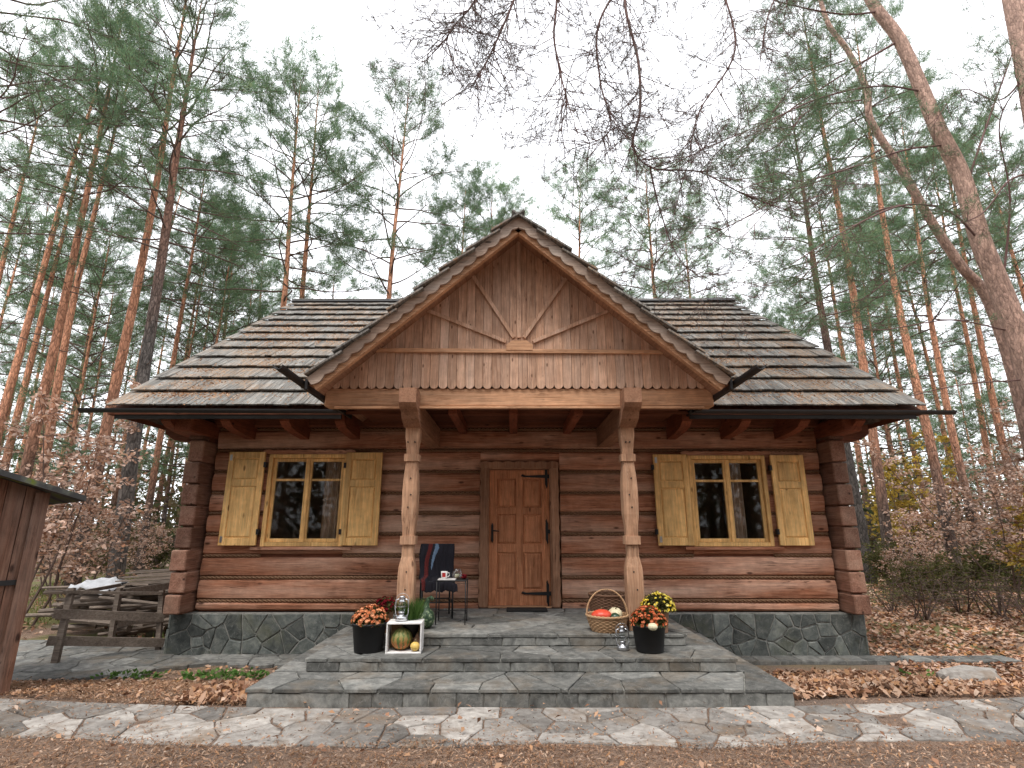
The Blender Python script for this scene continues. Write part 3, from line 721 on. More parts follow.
def hinge(z,long=True):
    mb=MB(); x=dx1-.045
    mb.box(x-.02,x+.02,dy-.014,dy-.002,z-.13,z+.13)
    mb.tube([(x,dy-.008,z+.13),(x-.01,dy-.012,z+.16),(x,dy-.01,z+.19)],[.018,.014,.002],6)
    mb.tube([(x,dy-.008,z-.13),(x+.01,dy-.012,z-.16),(x,dy-.01,z-.19)],[.018,.014,.002],6)
    mb.box(x,x+.06,dy-.02,dy-.003,z-.03,z+.03)
    if long:
        mb.hexa([(x-.36,dy-.012,z-.012),(x,dy-.012,z-.025),(x,dy-.002,z-.025),(x-.36,dy-.002,z-.012),(x-.36,dy-.012,z+.012),(x,dy-.012,z+.025),(x,dy-.002,z+.025),(x-.36,dy-.002,z+.012)])
        mb.tube([(x-.34,dy-.01,z),(x-.38,dy-.01,z+.015),(x-.40,dy-.01,z)],[.02,.02,.002],6)
    P(mb,'hinge',M['black'],do)
hinge(dz1-.1); hinge(dz0+1.07,False); hinge(dz0+.17)
mb=MB(); x=dx0+.05; z=dz0+1.05
mb.box(x-.018,x+.018,dy-.012,dy-.002,z-.12,z+.12); mb.tube([(x,dy-.008,z+.11),(x,dy-.01,z+.15)],[.02,.003],6); mb.tube([(x,dy-.008,z-.11),(x,dy-.01,z-.15)],[.02,.003],6)
mb.tube([(x,dy-.01,z+.03),(x,dy-.05,z+.03),(x+.03,dy-.055,z+.032),(x+.11,dy-.052,z+.025)],[.01,.01,.011,.008],8); P(mb,'handle',M['black'],do)
# door frame with carved edge
df=MB(); df.cbox(dx0-.03,dx0-.004,W-.01,W+.16,PZ,dz1+.03,.004); df.cbox(dx1+.004,dx1+.03,W-.01,W+.16,PZ,dz1+.03,.004); df.cbox(dx0-.03,dx1+.03,W-.01,W+.16,dz1+.006,dz1+.03,.004)
def scal(xi,xo,z0,z1):  # vertical board with wavy outer edge
    n=60; pts=[(xi,z0)]+[(xi,z1)]; wav=[]
    for i in range(n+1):
        t=i/n; ph=(t*9)%1; wav.append((xo+(.018 if xo>xi else -.018)*math.sin(math.pi*ph)-(.01 if xo>xi else -.01),z0+(z1-z0)*t))
    m=n+1; vs=[]
    for y in (W-.035,W-.006):
        vs+=[(xi,y,w_[1]) for w_ in wav]+[(w_[0],y,w_[1]) for w_ in wav]
    fs=[]
    for i in range(n): fs+=[(i,i+1,m+i+1,m+i),(2*m+i,2*m+i+1,3*m+i+1,3*m+i)[::-1],(m+i,m+i+1,3*m+i+1,3*m+i)]
    fs+=[(0,m,3*m,2*m),(m-1,2*m-1,4*m-1,3*m-1)]
    df.add(vs,fs)
scal(dx0-.028,dx0-.14,PZ,dz1+.02); scal(dx1+.028,dx1+.14,PZ,dz1+.02)
n=60; vs=[];
for y in (W-.036,W-.005):
    for i in range(n+1): vs.append((dx0-.15+(dx1-dx0+.30)*i/n,y,dz1+.022))
    for i in range(n+1): vs.append((dx0-.15+(dx1-dx0+.30)*i/n,y,dz1+.11+.02*math.sin(math.pi*((i/n*7)%1))))
m=n+1; fs=[]
for i in range(n): fs+=[(i,i+1,m+i+1,m+i),(2*m+i,2*m+i+1,3*m+i+1,3*m+i)[::-1],(m+i,m+i+1,3*m+i+1,3*m+i)]
df.add(vs,fs); P(df,'door_frame',M['doorframe'])
mb=MB(); mb.box(dx0,dx1,W-.02,W+.2,PZ-.01,PZ+.010); P(mb,'threshold',M['beam'])
mb=MB(); mb.box(dx0-.04,dx1+.04,W+.17,W+.19,PZ,dz1+.06); P(mb,'door_backing',M['interior'])
# windows
def window(x0,x1,z0,z1,label,swap):
    win=MB(); y=W-.045
    fr=.06
    win.cbox(x0,x0+fr,y,W+.14,z0,z1,.005); win.cbox(x1-fr,x1,y,W+.14,z0,z1,.005); win.cbox(x0+fr,x1-fr,y,W+.14,z1-fr,z1,.005); win.cbox(x0+fr,x1-fr,y,W+.14,z0,z0+fr,.005)
    wo_=P(win,'window',M['yellow'],None,False,label)
    mb=MB(); mb.cbox(x0-.14,x1+.14,W-.06,W+.03,z0-.05,z0-.004,.006); P(mb,'sill',M['log'],wo_)
    mb=MB(); n=48; vs=[]
    for yy in (W-.05,W-.01):
        for i in range(n+1): vs.append((x0-.1+(x1-x0+.2)*i/n,yy,z1+.004))
        for i in range(n+1): vs.append((x0-.1+(x1-x0+.2)*i/n,yy,z1+.055+.015*math.sin(math.pi*((i/n*9)%1))))
    m=n+1; fs=[]
    for i in range(n): fs+=[(i,i+1,m+i+1,m+i),(2*m+i,2*m+i+1,3*m+i+1,3*m+i)[::-1],(m+i,m+i+1,3*m+i+1,3*m+i)]
    mb.add(vs,fs); P(mb,'head_trim',M['log'],wo_)
    mid=(x0+x1)/2; zt=z0+(z1-z0)*.715
    mb=MB(); s_=.052
    for a,b in ((x0+fr+.003,mid-.002),(mid+.002,x1-fr-.003)):
        ya,yb=W+.0,W+.045
        mb.cbox(a,a+s_,ya,yb,z0+fr+.003,z1-fr-.003,.004); mb.cbox(b-s_,b,ya,yb,z0+fr+.003,z1-fr-.003,.004)
        mb.cbox(a+s_,b-s_,ya+.001,yb,z0+fr+.003,z0+fr+.003+s_,.004); mb.cbox(a+s_,b-s_,ya+.001,yb,z1-fr-.003-s_,z1-fr-.003,.004)
        mb.cbox(a+s_,b-s_,ya+.004,yb-.004,zt-.018,zt+.018,.004)
    mb.cbox(mid-.022,mid+.022,W-.018,W-.001,z0+fr+.004,z1-fr-.004,.005)
    P(mb,'sash',M['yellow'],wo_)
    mb=MB()
    for a,b in ((x0+fr,mid-.01),(mid+.01,x1-fr)):
        mb.box(a+.03,b-.03,W+.020,W+.024,z0+fr+.03,z1-fr-.03)
    P(mb,'pane',M['glass'],wo_)
    mb=MB(); mb.box(x0-.1,x0-.02,W+.14,W+1.9,z0-.3,z1+.1); mb.box(x1+.02,x1+.1,W+.14,W+1.9,z0-.3,z1+.1); mb.box(x0-.1,x1+.1,W+1.9,W+1.95,z0-.3,z1+.1); P(mb,'room_lining',M['interior'],wo_)
    mb=MB(); xs2=np.linspace(mid+.16,x1+.1,40) if x0<0 else np.linspace(mid+.08,mid+.36,24)
    vs=[];fs=[]
    for i,xx in enumerate(xs2):
        yv=W+.32+.03*math.sin(i*1.1)
        vs+= [(xx,yv,z0-.1),(xx,yv,z1+.05)]
    for i in range(len(xs2)-1): fs.append((2*i,2*i+2,2*i+3,2*i+1))
    mb.add(vs,fs)
    P(mb,'curtain',M['curtain'],wo_)
    return wo_
window(*WIN[0],'window with a curtain behind its right pane, left of the porch',0); window(*WIN[1],'window right of the porch',1)
def shutter(x0,x1,z0,z1,label,lean):
    mb=MB(); y1=W-.052; y0=y1-.04; s_=.085; zt=z0+(z1-z0)*.66
    mb.cbox(x0,x0+s_,y0,y1,z0,z1,.004); mb.cbox(x1-s_,x1,y0,y1,z0,z1,.004)
    for a,b in ((z0,z0+.11),(zt-.05,zt+.05),(z1-.10,z1)): mb.cbox(x0+s_,x1-s_,y0+.002,y1,a,b,.004)
    o=P(mb,'shutter',M['yellow'],None,False,label)
    mb=MB()
    for a,b in ((z0+.11,zt-.05),(zt+.05,z1-.10)):
        xa,xb=x0+s_,x1-s_; mb.box(xa-.002,xb+.002,y0+.02,y0+.03,a-.002,b+.002); e=.03
        mb.add([(xa+.008,y0+.019,a+.008),(xb-.008,y0+.019,a+.008),(xb-.008,y0+.019,b-.008),(xa+.008,y0+.019,b-.008),(xa+e,y0+.006,a+e),(xb-e,y0+.006,a+e),(xb-e,y0+.006,b-e),(xa+e,y0+.006,b-e)],[(4,5,6,7),(0,1,5,4),(1,2,6,5),(2,3,7,6),(3,0,4,7)])
    P(mb,'shutter_panel',M['yellow'],o)
    for z in (z0+.09,z1-.09):
        mb=MB(); xx=x0+.04 if lean<0 else x1-.04
        if lean: mb.cbox(xx-.018,xx+.018,y0-.008,y0-.001,z-.045,z+.045,.002); P(mb,'shutter_fitting',M['steel'],o)
    mb=MB()
    for z in (z0+.2,z1-.2):
        xx=x1+.012 if lean<=0 and x1<WIN[0][1] else x0-.012
        mb.box(xx-.018,xx+.018,y0-.01,y1+.02,z-.04,z+.04)
    P(mb,'hinge',M['black'],o)
shutter(-4.445,-3.88,1.285,2.70,'shutter left of the left window',-1); shutter(-2.60,-2.035,1.285,2.69,'shutter right of the left window',0)
shutter(2.215,2.755,1.285,2.66,'shutter left of the right window',-1); shutter(4.055,4.575,1.285,2.65,'shutter right of the right window',0)

# ---------------------------------------------------------------- shed on the left
A_=Vector((-4.98,5.86,0)); dr=Vector((-.65,-.76,0)).normalized(); bk_=Vector((-.76,.65,0)).normalized()
shed=thing('garden_shed','reddish board shed with mossy felt roof at the left edge','shed',tuple(A_))
def sh(mb,name,mat,label=None):
    o=mb.build(name,mat,shed,loc=Vector((0,0,0)))
    if label:o['label']=label
    return o
def sp_(t,b,z): return dr*t+bk_*b+Vector((0,0,z))
rz=lambda t:1.93+.32*min(t,1.6)-(max(0,t-1.6)*.3)
mb=MB(); t=0
while t<2.6:
    wv=random.uniform(.13,.19); t1=min(t+wv,2.6); o_=random.uniform(0,.02)
    mb.hexa([sp_(t,-o_-.02,-.05),sp_(t1-.006,-o_-.02,-.05),sp_(t1-.006,.02,-.05),sp_(t,.02,-.05),sp_(t,-o_-.02,rz(t)),sp_(t1-.006,-o_-.02,rz(t1)),sp_(t1-.006,.02,rz(t1)),sp_(t,.02,rz(t))]); t=t1
mb2=MB(); b=0
while b<2.0:
    b1=b+.15
    mb2.hexa([sp_(.0,b+.02,-.05),sp_(.0,b1+.014,-.05),sp_(.03,b1+.014,-.05),sp_(.03,b+.02,-.05),sp_(.0,b+.02,rz(0)),sp_(.0,b1+.014,rz(0)),sp_(.03,b1+.014,rz(0)),sp_(.03,b+.02,rz(0))]); b=b1
sh(mb,'front_wall',M['shed']); sh(mb2,'side_wall',M['shed'])
mb=MB(); mb.hexa([sp_(2.57,.03,-.05),sp_(2.6,.03,-.05),sp_(2.6,2,-.05),sp_(2.57,2,-.05),sp_(2.57,.03,rz(2.6)),sp_(2.6,.03,rz(2.6)),sp_(2.6,2,rz(2.6)),sp_(2.57,2,rz(2.6))]); mb.hexa([sp_(0,2,-.05),sp_(2.6,2,-.05),sp_(2.6,2.03,-.05),sp_(0,2.03,-.05),sp_(0,2,rz(0)),sp_(2.6,2,rz(2.6)),sp_(2.6,2.03,rz(2.6)),sp_(0,2.03,rz(0))]); sh(mb,'back_wall',M['shed'])
mb=MB()
def rs(t0,t1,z0,z1): mb.hexa([sp_(t0,-.24,z0),sp_(t1,-.24,z1),sp_(t1,2.2,z1),sp_(t0,2.2,z0),sp_(t0,-.24,z0+.055),sp_(t1,-.24,z1+.055),sp_(t1,2.2,z1+.055),sp_(t0,2.2,z0+.055)])
rs(-.32,1.6,1.93-.1024+.01,2.442+.01); rs(1.6,2.9,2.452,2.452-.39)
sh(mb,'roof',M['felt'])
mb=MB(); mb.bar(sp_(-.02,-.045,1.03),sp_(1.6,-.045,1.035),.012,.05,(0,0,1)); sh(mb,'strap_hinge',M['black'])
mb=MB(); mb.bar(sp_(.02,-.05,0),sp_(.02,-.05,1.92),.05,.12,tuple(dr)); sh(mb,'corner_post',M['shed'])

# ---------------------------------------------------------------- railing on the left
rl=thing('wooden_railing','weathered open plank railing between the shed and the cabin corner','railing',tuple(on(54,662,-.2)))
def RB(name,a,b,w_,h,par=None):
    mb=MB(); mb.bar(a,b,w_,h); mb.build(name,M['grey'],rl)
a0=on(55,663,-.22); a1=on(158,650,-.22)
YA,YB=a0.y,a1.y
def rp(px,py,f=0): 
    Y=YA+(YB-YA)*max(0,min(1.1,(px-55)/103)); return at(px,py,Y)
mb=MB(); mb.bar(a0,rp(72,588),.09,.05,(0,1,0)); mb.build('post',M['grey'],rl)
mb=MB(); mb.bar(a1,rp(162,590),.07,.05,(0,1,0)); mb.build('post',M['grey'],rl)
for (p,q,h) in (((65,591.5),(164,593),.04),((56,613),(166,617),.12),((50,640),(166,642),.12)):
    a=rp(*p)-Vector((0,.045,0)); b=rp(*q)-Vector((0,.045,0)); RB('rail',a,b,.035,h)
B0=a0+Vector((.02,1.0,0)); B1=a1+Vector((-.3,1.3,0))
for z in (.30,.75): RB('rail',(B0.x,B0.y,z-.2),(B1.x,B1.y,z-.14),.03,.11)
mb=MB(); mb.bar(B0,B0+Vector((0,0,.85)),.07,.07,(0,1,0)); mb.build('post',M['grey'],rl)
mb=MB(); mb.bar(B1,B1+Vector((0,0,.85)),.07,.07,(0,1,0)); mb.build('post',M['grey'],rl)
RB('brace',at(72,594,YA+.1),at(120,585,YA+1.2),.03,.05)
# woodpile
wp=thing('wood_pile','pile of dark branches and split boards beside the cabin corner','wood pile',(-6.6,10.2,gz(-6.6,10.2)))
mb=MB()
for i in range(120):
    x=random.uniform(-7.7,-5.9); y=random.uniform(9.7,10.9); z=random.uniform(-.15,.55)*(1-.0*abs(x+7)); L=random.uniform(.5,1.3); an=random.gauss(0,.35)
    d=Vector((math.cos(an),math.sin(an)*.7,random.gauss(0,.08)))*L/2; r=random.uniform(.015,.06)
    mb.tube([Vector((x,y,z))-d,Vector((x,y,z)),Vector((x,y,z))+d],[r,r*1.05,r*.9],7)
mb.build('firewood',M['grey'],wp)
mb=MB()
for i in range(9): z=.58+i*.022; mb.bar((-6.9+random.uniform(-.2,.2),10.0+i*.06,z),(-5.5,10.1+i*.06,z+.07),.2,.02)
mb.build('board',M['grey'],wp)
mb=MB(); n=10; vs=[(-7.5+.075*i,9.66+.08*j,.60+.05*math.sin(i*.5)+.035*math.sin(i*2.3+j*1.3)-.02*j*(j<3)-.1*(j==0)) for j in range(n) for i in range(n)]; fs=[(j*n+i,j*n+i+1,(j+1)*n+i+1,(j+1)*n+i) for j in range(n-1) for i in range(n-1)]
mb.add(vs,fs); o=mb.build('plastic_sheet',M['tarp'],None,True); so2=o.modifiers.new('s','SOLIDIFY'); so2.thickness=.006; tag(o,'crumpled white sheet lying on the wood pile','sheet')
# ---------------------------------------------------------------- porch things
def lath(mb,*a,**k): mb.lathe(*a,**k)
def leafcloud(pts,dirs,L,Wd,jit=.5):
    n=len(pts); d=dirs+rng.normal(0,jit,(n,3)); d/=np.linalg.norm(d,axis=1)[:,None]+1e-9
    r=rng.normal(0,1,(n,3)); s_=np.cross(d,r); s_/=np.linalg.norm(s_,axis=1)[:,None]+1e-9
    L=L*rng.uniform(.7,1.3,(n,1)); Wd=Wd*rng.uniform(.7,1.3,(n,1)); nn=np.cross(d,s_)
    a=pts; b=pts+d*L*.5+s_*Wd/2+nn*L*.08; c=pts+d*L; e=pts+d*L*.5-s_*Wd/2+nn*L*.08
    V=np.stack([a,b,c,e],1).reshape(-1,3); Fq=np.arange(4*n).reshape(-1,4); return V,Fq
def mum(name,label,cat_label,pos,rpot,hpot,rd,hd,fmat,potmat,nfl=170,fs_=.018,zc=None):
    t=thing(name,label,'potted flowers',tuple(pos))
    mb=MB(); mb.lathe([(rpot*.78,0),(rpot*.80,.01),(rpot*.97,hpot*.93),(rpot*1.04,hpot*.935),(rpot*1.04,hpot),(rpot*.95,hpot),(rpot*.9,hpot*.85)],n=32,cap=True); mb.build('pot',M[potmat],t,True,loc=(0,0,0))
    N=1100; th=rng.uniform(0,2*np.pi,N); ph=np.arccos(rng.uniform(0,1,N)); rr=rng.uniform(.5,.97,N)
    pts=np.stack([rr*rd*np.sin(ph)*np.cos(th),rr*rd*np.sin(ph)*np.sin(th),hpot-.02+rr*hd*np.cos(ph)],1); dirs=pts-np.array([0,0,hpot-.05]); dirs/=np.linalg.norm(dirs,axis=1)[:,None]
    V,Fq=leafcloud(pts,dirs,.04,.022,.6); npmesh('foliage',V,Fq,M['under'],t,4)
    mb=MB()
    for i in range(nfl):
        th_=random.uniform(0,6.283); cph=random.uniform(.0,1)**.85; sph=math.sqrt(1-cph*cph); k=random.uniform(.94,1.05)
        c=Vector((k*rd*sph*math.cos(th_),k*rd*sph*math.sin(th_),hpot-.01+k*hd*cph)); d=Vector((sph*math.cos(th_),sph*math.sin(th_),cph*1.2+.1)).normalized()
        d=(d+Vector((random.gauss(0,.2),random.gauss(0,.2),random.gauss(0,.2)))).normalized()
        u=d.orthogonal().normalized(); v=d.cross(u); s2=fs_*random.uniform(.75,1.25); pn=9
        vs=[c-d*.006]; 
        for q in range(pn*2):
            a=q*math.pi/pn; r_=s2*(1 if q%2==0 else .62); vs.append(c+(u*math.cos(a)+v*math.sin(a))*r_+d*(.35*s2 if q%2==0 else .2*s2))
        vs.append(c+d*.004)
        for q in range(pn*2): a=q*math.pi/pn+.2; vs.append(c+(u*math.cos(a)+v*math.sin(a))*s2*.5+d*.55*s2)
        fs=[(0,1+q,1+(q+1)%(2*pn)) for q in range(2*pn)]+[(2*pn+1,2*pn+2+q,2*pn+2+(q+1)%(2*pn)) for q in range(2*pn)]
        mb.add(vs,fs)
    mb.build('blossoms',M[fmat],t,False,False,loc=(0,0,0)); return t
S2=.285
mum('potted_chrysanthemum','peach orange chrysanthemums in a black pot left of the white crate','',on(368,651,S2),.185,.29,.185,.17,'f_orange','pot',190,.021)
mum('potted_chrysanthemum','dark red chrysanthemums in a brown pot at the foot of the left column','',on(384,632,PZ)+Vector((0,.0,0)),.10,.24,.14,.14,'f_red','clay',150,.018)
mum('potted_chrysanthemum','rust orange chrysanthemums in a black pot holding a white mini pumpkin','',on(650,651,S2),.18,.27,.19,.18,'f_rust','pot',190,.020)
mum('potted_chrysanthemum','yellow chrysanthemums in a brown pot beside the right column','',on(657,632,PZ)+Vector((.03,.0,0)),.12,.25,.19,.18,'f_yellow','clay',170,.018)
# grass pot
p=on(410,637,PZ)+Vector((0,.0,0)); t=thing('potted_grass','upright green grass in a dark pot by the left column','potted plant',tuple(p))
mb=MB(); mb.lathe([(.075,0),(.10,.14),(.105,.16),(.09,.16)],n=24); mb.build('pot',M['pot'],t,True,loc=(0,0,0))
N=420; a=rng.uniform(0,2*np.pi,N); r_=rng.uniform(0,.08,N); pts=np.stack([r_*np.cos(a),r_*np.sin(a),np.full(N,.15)],1); d=np.stack([np.cos(a)*.3,np.sin(a)*.3,np.ones(N)],1); V,Fq=leafcloud(pts,d,.22,.008,.12); npmesh('foliage',V,Fq,M['green'],t,4)
# crate
cr=on(404,654,S2); cr.x=at(403.5,640,cr.y).x
t=thing('white_crate','small white wooden crate lying on its side on the step','crate',tuple(cr),R(3)); w_,h_,d_=.185,.30,.26
mb=MB(); e=.014
mb.cbox(-w_,w_,0,d_,0,e,.002); mb.cbox(-w_,w_,0,d_,h_-e,h_,.002); mb.cbox(-w_,-w_+e,.001,d_-.001,e,h_-e,.002); mb.cbox(w_-e,w_,.001,d_-.001,e,h_-e,.002)
mb.build('crate_sides',M['white'],t,loc=(0,0,0)); mb=MB(); mb.box(-w_+e,w_-e,d_-.012,d_-.002,e,h_-e); mb.build('crate_back',M['wicker'],t,loc=(0,0,0))
def gourd(name,label,cat,pos,r,h,mat,ribs=10,rib=.16,stem=.04,smat='stem',prof=None,tilt=None,sx=1):
    prof=prof or [(r*math.sin(math.pi*(k+.15)/12.3),h/2-h/2*math.cos(math.pi*(k+.15)/12.3)) for k in range(13)]
    mb=MB(); M3=Matrix.Rotation(tilt or 0,3,'X')
    mb.lathe(prof,n=48,rib=rib,ribn=ribs,tilt=M3)
    o=mb.build(name,M[mat],None,True); o.location=pos; tag(o,label,cat)
    if stem:
        top=M3@Vector((0,0,prof[-1][1]-.01)); mb=MB(); mb.tube([top,top+M3@Vector((0,0,stem*.6)),top+M3@Vector((stem*.3,0,stem))],[stem*.3,stem*.2,stem*.22],7); mb.build('stem',M[smat],o,True,loc=(0,0,0))
    return o
cf=Vector((cr.x,cr.y,S2+e+.004))
gourd('striped_pumpkin','large striped green and orange pumpkin inside the white crate','pumpkin',cf+Vector((-.045,.125,0)),.115,.215,'striped',12,.12,.03)
gourd('small_gourd','small round yellow gourd at the front of the crate','gourd',cf+Vector((.115,.055,0)),.050,.09,'ygourd',8,.05,.035)
gourd('small_gourd','brownish pear shaped gourd at the back of the crate','gourd',cf+Vector((.118,.165,0)),.05,.15,'clay',8,.04,.03,prof=[(.02,0),(.048,.03),(.052,.06),(.042,.095),(.025,.12),(.014,.15)])
# swan gourd
p=on(426,628,PZ); mb=MB()
mb.tube([p+Vector(q) for q in ((0,0,.005),(0,0,.04),(0,0,.10),(-.005,0,.17),(-.012,0,.22),(0,0,.28),(.02,0,.325),(.045,0,.345),(.065,0,.325),(.062,0,.30))],[.05,.085,.105,.085,.05,.03,.024,.022,.024,.008],14)
tag(mb.build('swan_gourd',M['mottled'],None,True),'mottled dark green swan neck gourd standing right of the left column','gourd')
# lanterns
def lantern(pos,label,s=1.0):
    t=thing('hurricane_lantern',label,'lantern',tuple(pos)); t.scale=(s,)*3
    mb=MB(); mb.lathe([(.050,0),(.062,.006),(.064,.035),(.055,.048),(.025,.055),(.028,.075),(.036,.08),(.036,.09),(.02,.092)],n=24); mb.build('tank',M['steel'],t,True,loc=(0,0,0))
    mb=MB(); mb.lathe([(.028,.09),(.042,.115),(.045,.14),(.036,.17),(.028,.185)],n=24,cap=False); mb.build('globe',M['glass'],t,True,loc=(0,0,0))
    mb=MB(); mb.lathe([(.032,.183),(.034,.19),(.022,.20),(.024,.225),(.03,.228),(.03,.236),(.012,.245)],n=24); mb.build('chimney_cap',M['steel'],t,True,loc=(0,0,0))
    mb=MB()
    for sg in(-1,1): mb.tube([(sg*.05,0,.04),(sg*.066,0,.07),(sg*.068,0,.15),(sg*.06,0,.20),(sg*.024,0,.215)],.0075,8)
    mb.build('side_tube',M['steel'],t,True,loc=(0,0,0))
    mb=MB(); mb.tube([(.068*math.cos(a)*1.03,.012,.19+.075*math.sin(a)) for a in np.linspace(-.2,math.pi+.2,20)],.0022,6); mb.tube([(.046*math.cos(a),.046*math.sin(a),.14) for a in np.linspace(0,2*math.pi,20)],.002,5)
    mb.build('bail',M['steel'],t,True,loc=(0,0,0)); return t
lantern(Vector((cr.x-.055,cr.y+.12,S2+h_+.002)),'silver oil lantern standing on top of the white crate',1.05)
lantern(on(623,650,S2),'silver oil lantern standing on the step beside the black pot',1.0)
# baskets
def basket(name,label,pos,r0,r1,h,mat,handle=None,n=36):
    t=thing(name,label,'basket',tuple(pos)); mb=MB(); rows_=int(h/.016)
    for j in range(rows_):
        z=h*j/(rows_-1)*.96+.008; r=r0+(r1-r0)*(z/h)**.7
        mb.tube([((r+.006*(1 if (k+j)%2 else -1))*math.cos(2*math.pi*k/n),(r+.006*(1 if (k+j)%2 else -1))*math.sin(2*math.pi*k/n),z) for k in range(n)],.0085,5,close=True)
    mb.lathe([(0.001,.004),(r0,.004),(r0,.012),(.001,.012)],n=24,cap=False)
    for k in range(n//2):
        a=2*math.pi*(2*k+.5)/n; mb.tube([(r0*math.cos(a),r0*math.sin(a),.0),((r0+(r1-r0)*.6)*math.cos(a),(r0+(r1-r0)*.6)*math.sin(a),h*.5),(r1*math.cos(a),r1*math.sin(a),h)],.006,5)
    mb.build('weave',M[mat],t,True,loc=(0,0,0))
    mb=MB()
    for q in range(2): mb.tube([(r1*1.02*math.cos(a),r1*1.02*math.sin(a),h+.006*math.sin(a*14+q*3.14)) for a in np.linspace(0,2*math.pi,60)[:-1]],.011,6,close=True)
    mb.build('rim',M[mat],t,True,loc=(0,0,0))
    if handle:
        mb=MB()
        for q in range(3): mb.tube([(r1*math.cos(a)*1.0+.006*math.cos(a*16+q*2.1),.0+.007*math.sin(a*16+q*2.1),h+handle*math.sin(a)) for a in np.linspace(0,math.pi,60)],.006,6)
        mb.build('handle',M[mat],t,True,loc=(0,0,0))
    return t
bp=Vector((at(608.5,620,6.76).x-.015,6.76,PZ))
basket('wicker_basket','light wicker basket with a tall hoop handle holding gourds',bp,.165,.235,.17,'wicker',.28)
basket('wicker_basket','large dark wicker basket standing against the wall behind the handled basket',(at(609,600,7.35).x,7.35,PZ),.22,.25,.33,'wicker_dk')
gourd('red_pumpkin','red orange pumpkin lying in the handled basket','pumpkin',bp+Vector((-.065,-.03,.085)),.125,.15,'terra',12,.06,.03,tilt=-.2)
gourd('pattypan_squash','cream knobbly squash lying in the handled basket','squash',bp+Vector((.10,.04,.125)),.082,.13,'cream',9,.5,.03,tilt=.5)
gourd('small_gourd','small dark green gourd at the front of the handled basket','gourd',bp+Vector((.075,-.085,.115)),.055,.095,'dkgreen',8,.06,.02,tilt=.4)
mpk=on(650,651,S2)+Vector((.0,-.185,.235)); gourd('mini_pumpkin','small white pumpkin resting in the rust orange flowers','pumpkin',mpk,.052,.075,'cream',9,.1,.0)
# doormat
p0=on(527,611,PZ); mb=MB(); mb.cbox(p0.x-.29,p0.x+.29,8.12,8.42,PZ+.001,PZ+.022,.006); tag(mb.build('door_mat',M['mat']),'black door mat in front of the wooden door','door mat')
# chair
ch=thing('metal_chair','black metal chair with blanket beside the left column','chair',(at(436,600,7.75).x,7.75,PZ),R(12))
def CH(pts,r,name,n=8):
    mb=MB(); mb.tube(pts,r,n); mb.build(name,M['black'],ch,True,loc=(0,0,0))
for x in (-.2,.2):
    CH([(x,-.2,.45),(x,-.21,0)],.012,'leg'); CH([(x,.2,.0),(x,.2,.45),(x*1.0,.26,.88)],.012,'leg')
mb=MB(); mb.cbox(-.22,.22,-.22,.22,.435,.46,.008); mb.build('seat',M['black'],ch,loc=(0,0,0))
mb=MB(); mb.tube([(-.2,.26,.87),(-.1,.28,.90),(.1,.28,.90),(.2,.26,.87)],.013,8); mb.tube([(-.2,.235,.66),(.2,.235,.66)],.01,8); mb.build('backrest',M['black'],ch,True,loc=(0,0,0))
mb=MB(); mb.tube([(-.2,-.2,.2),(.2,-.2,.2)],.008); mb.tube([(-.2,.2,.2),(.2,.2,.2)],.008); mb.tube([(-.2,-.2,.2),(-.2,.2,.2)],.008); mb.tube([(.2,-.2,.2),(.2,.2,.2)],.008); mb.build('stretcher',M['black'],ch,True,loc=(0,0,0))
# blanket draped: back top -> seat -> over the right side
mb=MB(); nu,nv=78,90; path=[(.31,.45),(.31,.915),(.27,.925),(.20,.80),(.17,.62),(.12,.50),(.0,.48),(-.15,.475),(-.225,.46),(-.24,.34)]
cum=[0]
for i in range(1,len(path)): cum.append(cum[-1]+math.dist(path[i],path[i-1]))
def pp(t):
    t*=cum[-1]
    for i in range(1,len(path)):
        if t<=cum[i]+1e-9:
            f=(t-cum[i-1])/(cum[i]-cum[i-1]); return (path[i-1][0]+(path[i][0]-path[i-1][0])*f,path[i-1][1]+(path[i][1]-path[i-1][1])*f)
vs=[]
for jj in range(nv):
    y,z=pp(jj/(nv-1)); j=jj/3
    for i in range(nu):
        s_=i/(nu-1); x=-.22+.47*s_; f=.012*math.sin(s_*19+j*.25)+.006*math.sin(s_*41); vs.append((x+.01*math.sin(j*.7),y-abs(f)-.004,z+(f if j>14 else 0)-(max(0,s_-.86)*1.6*(z-.25) if j>16 else 0)))
fs=[];mi=[]
for j in range(nv-1):
    for i in range(nu-1):
        fs.append((j*nu+i,j*nu+i+1,(j+1)*nu+i+1,(j+1)*nu+i))
        j3=j/3; k=i/3+(j3-12)*.35; mi.append(1 if 5<k<8 else (2 if (10<k<10+min(19-j3,(j3-8)*2)*.45 and 9<j3<18) else 0))
mb.v=[tuple(v) for v in vs]; mb.f=fs; mb.m=mi
bl=mb.build('blanket',[M['blanket'],M['blanket_red'],M['blanket_blue']],None,True); bl.location=ch.location; bl.rotation_euler=ch.rotation_euler
m_=bl.modifiers.new('s','SOLIDIFY'); m_.thickness=.012
tag(bl,'dark striped blanket with red and pale blue bands draped over the chair','blanket')
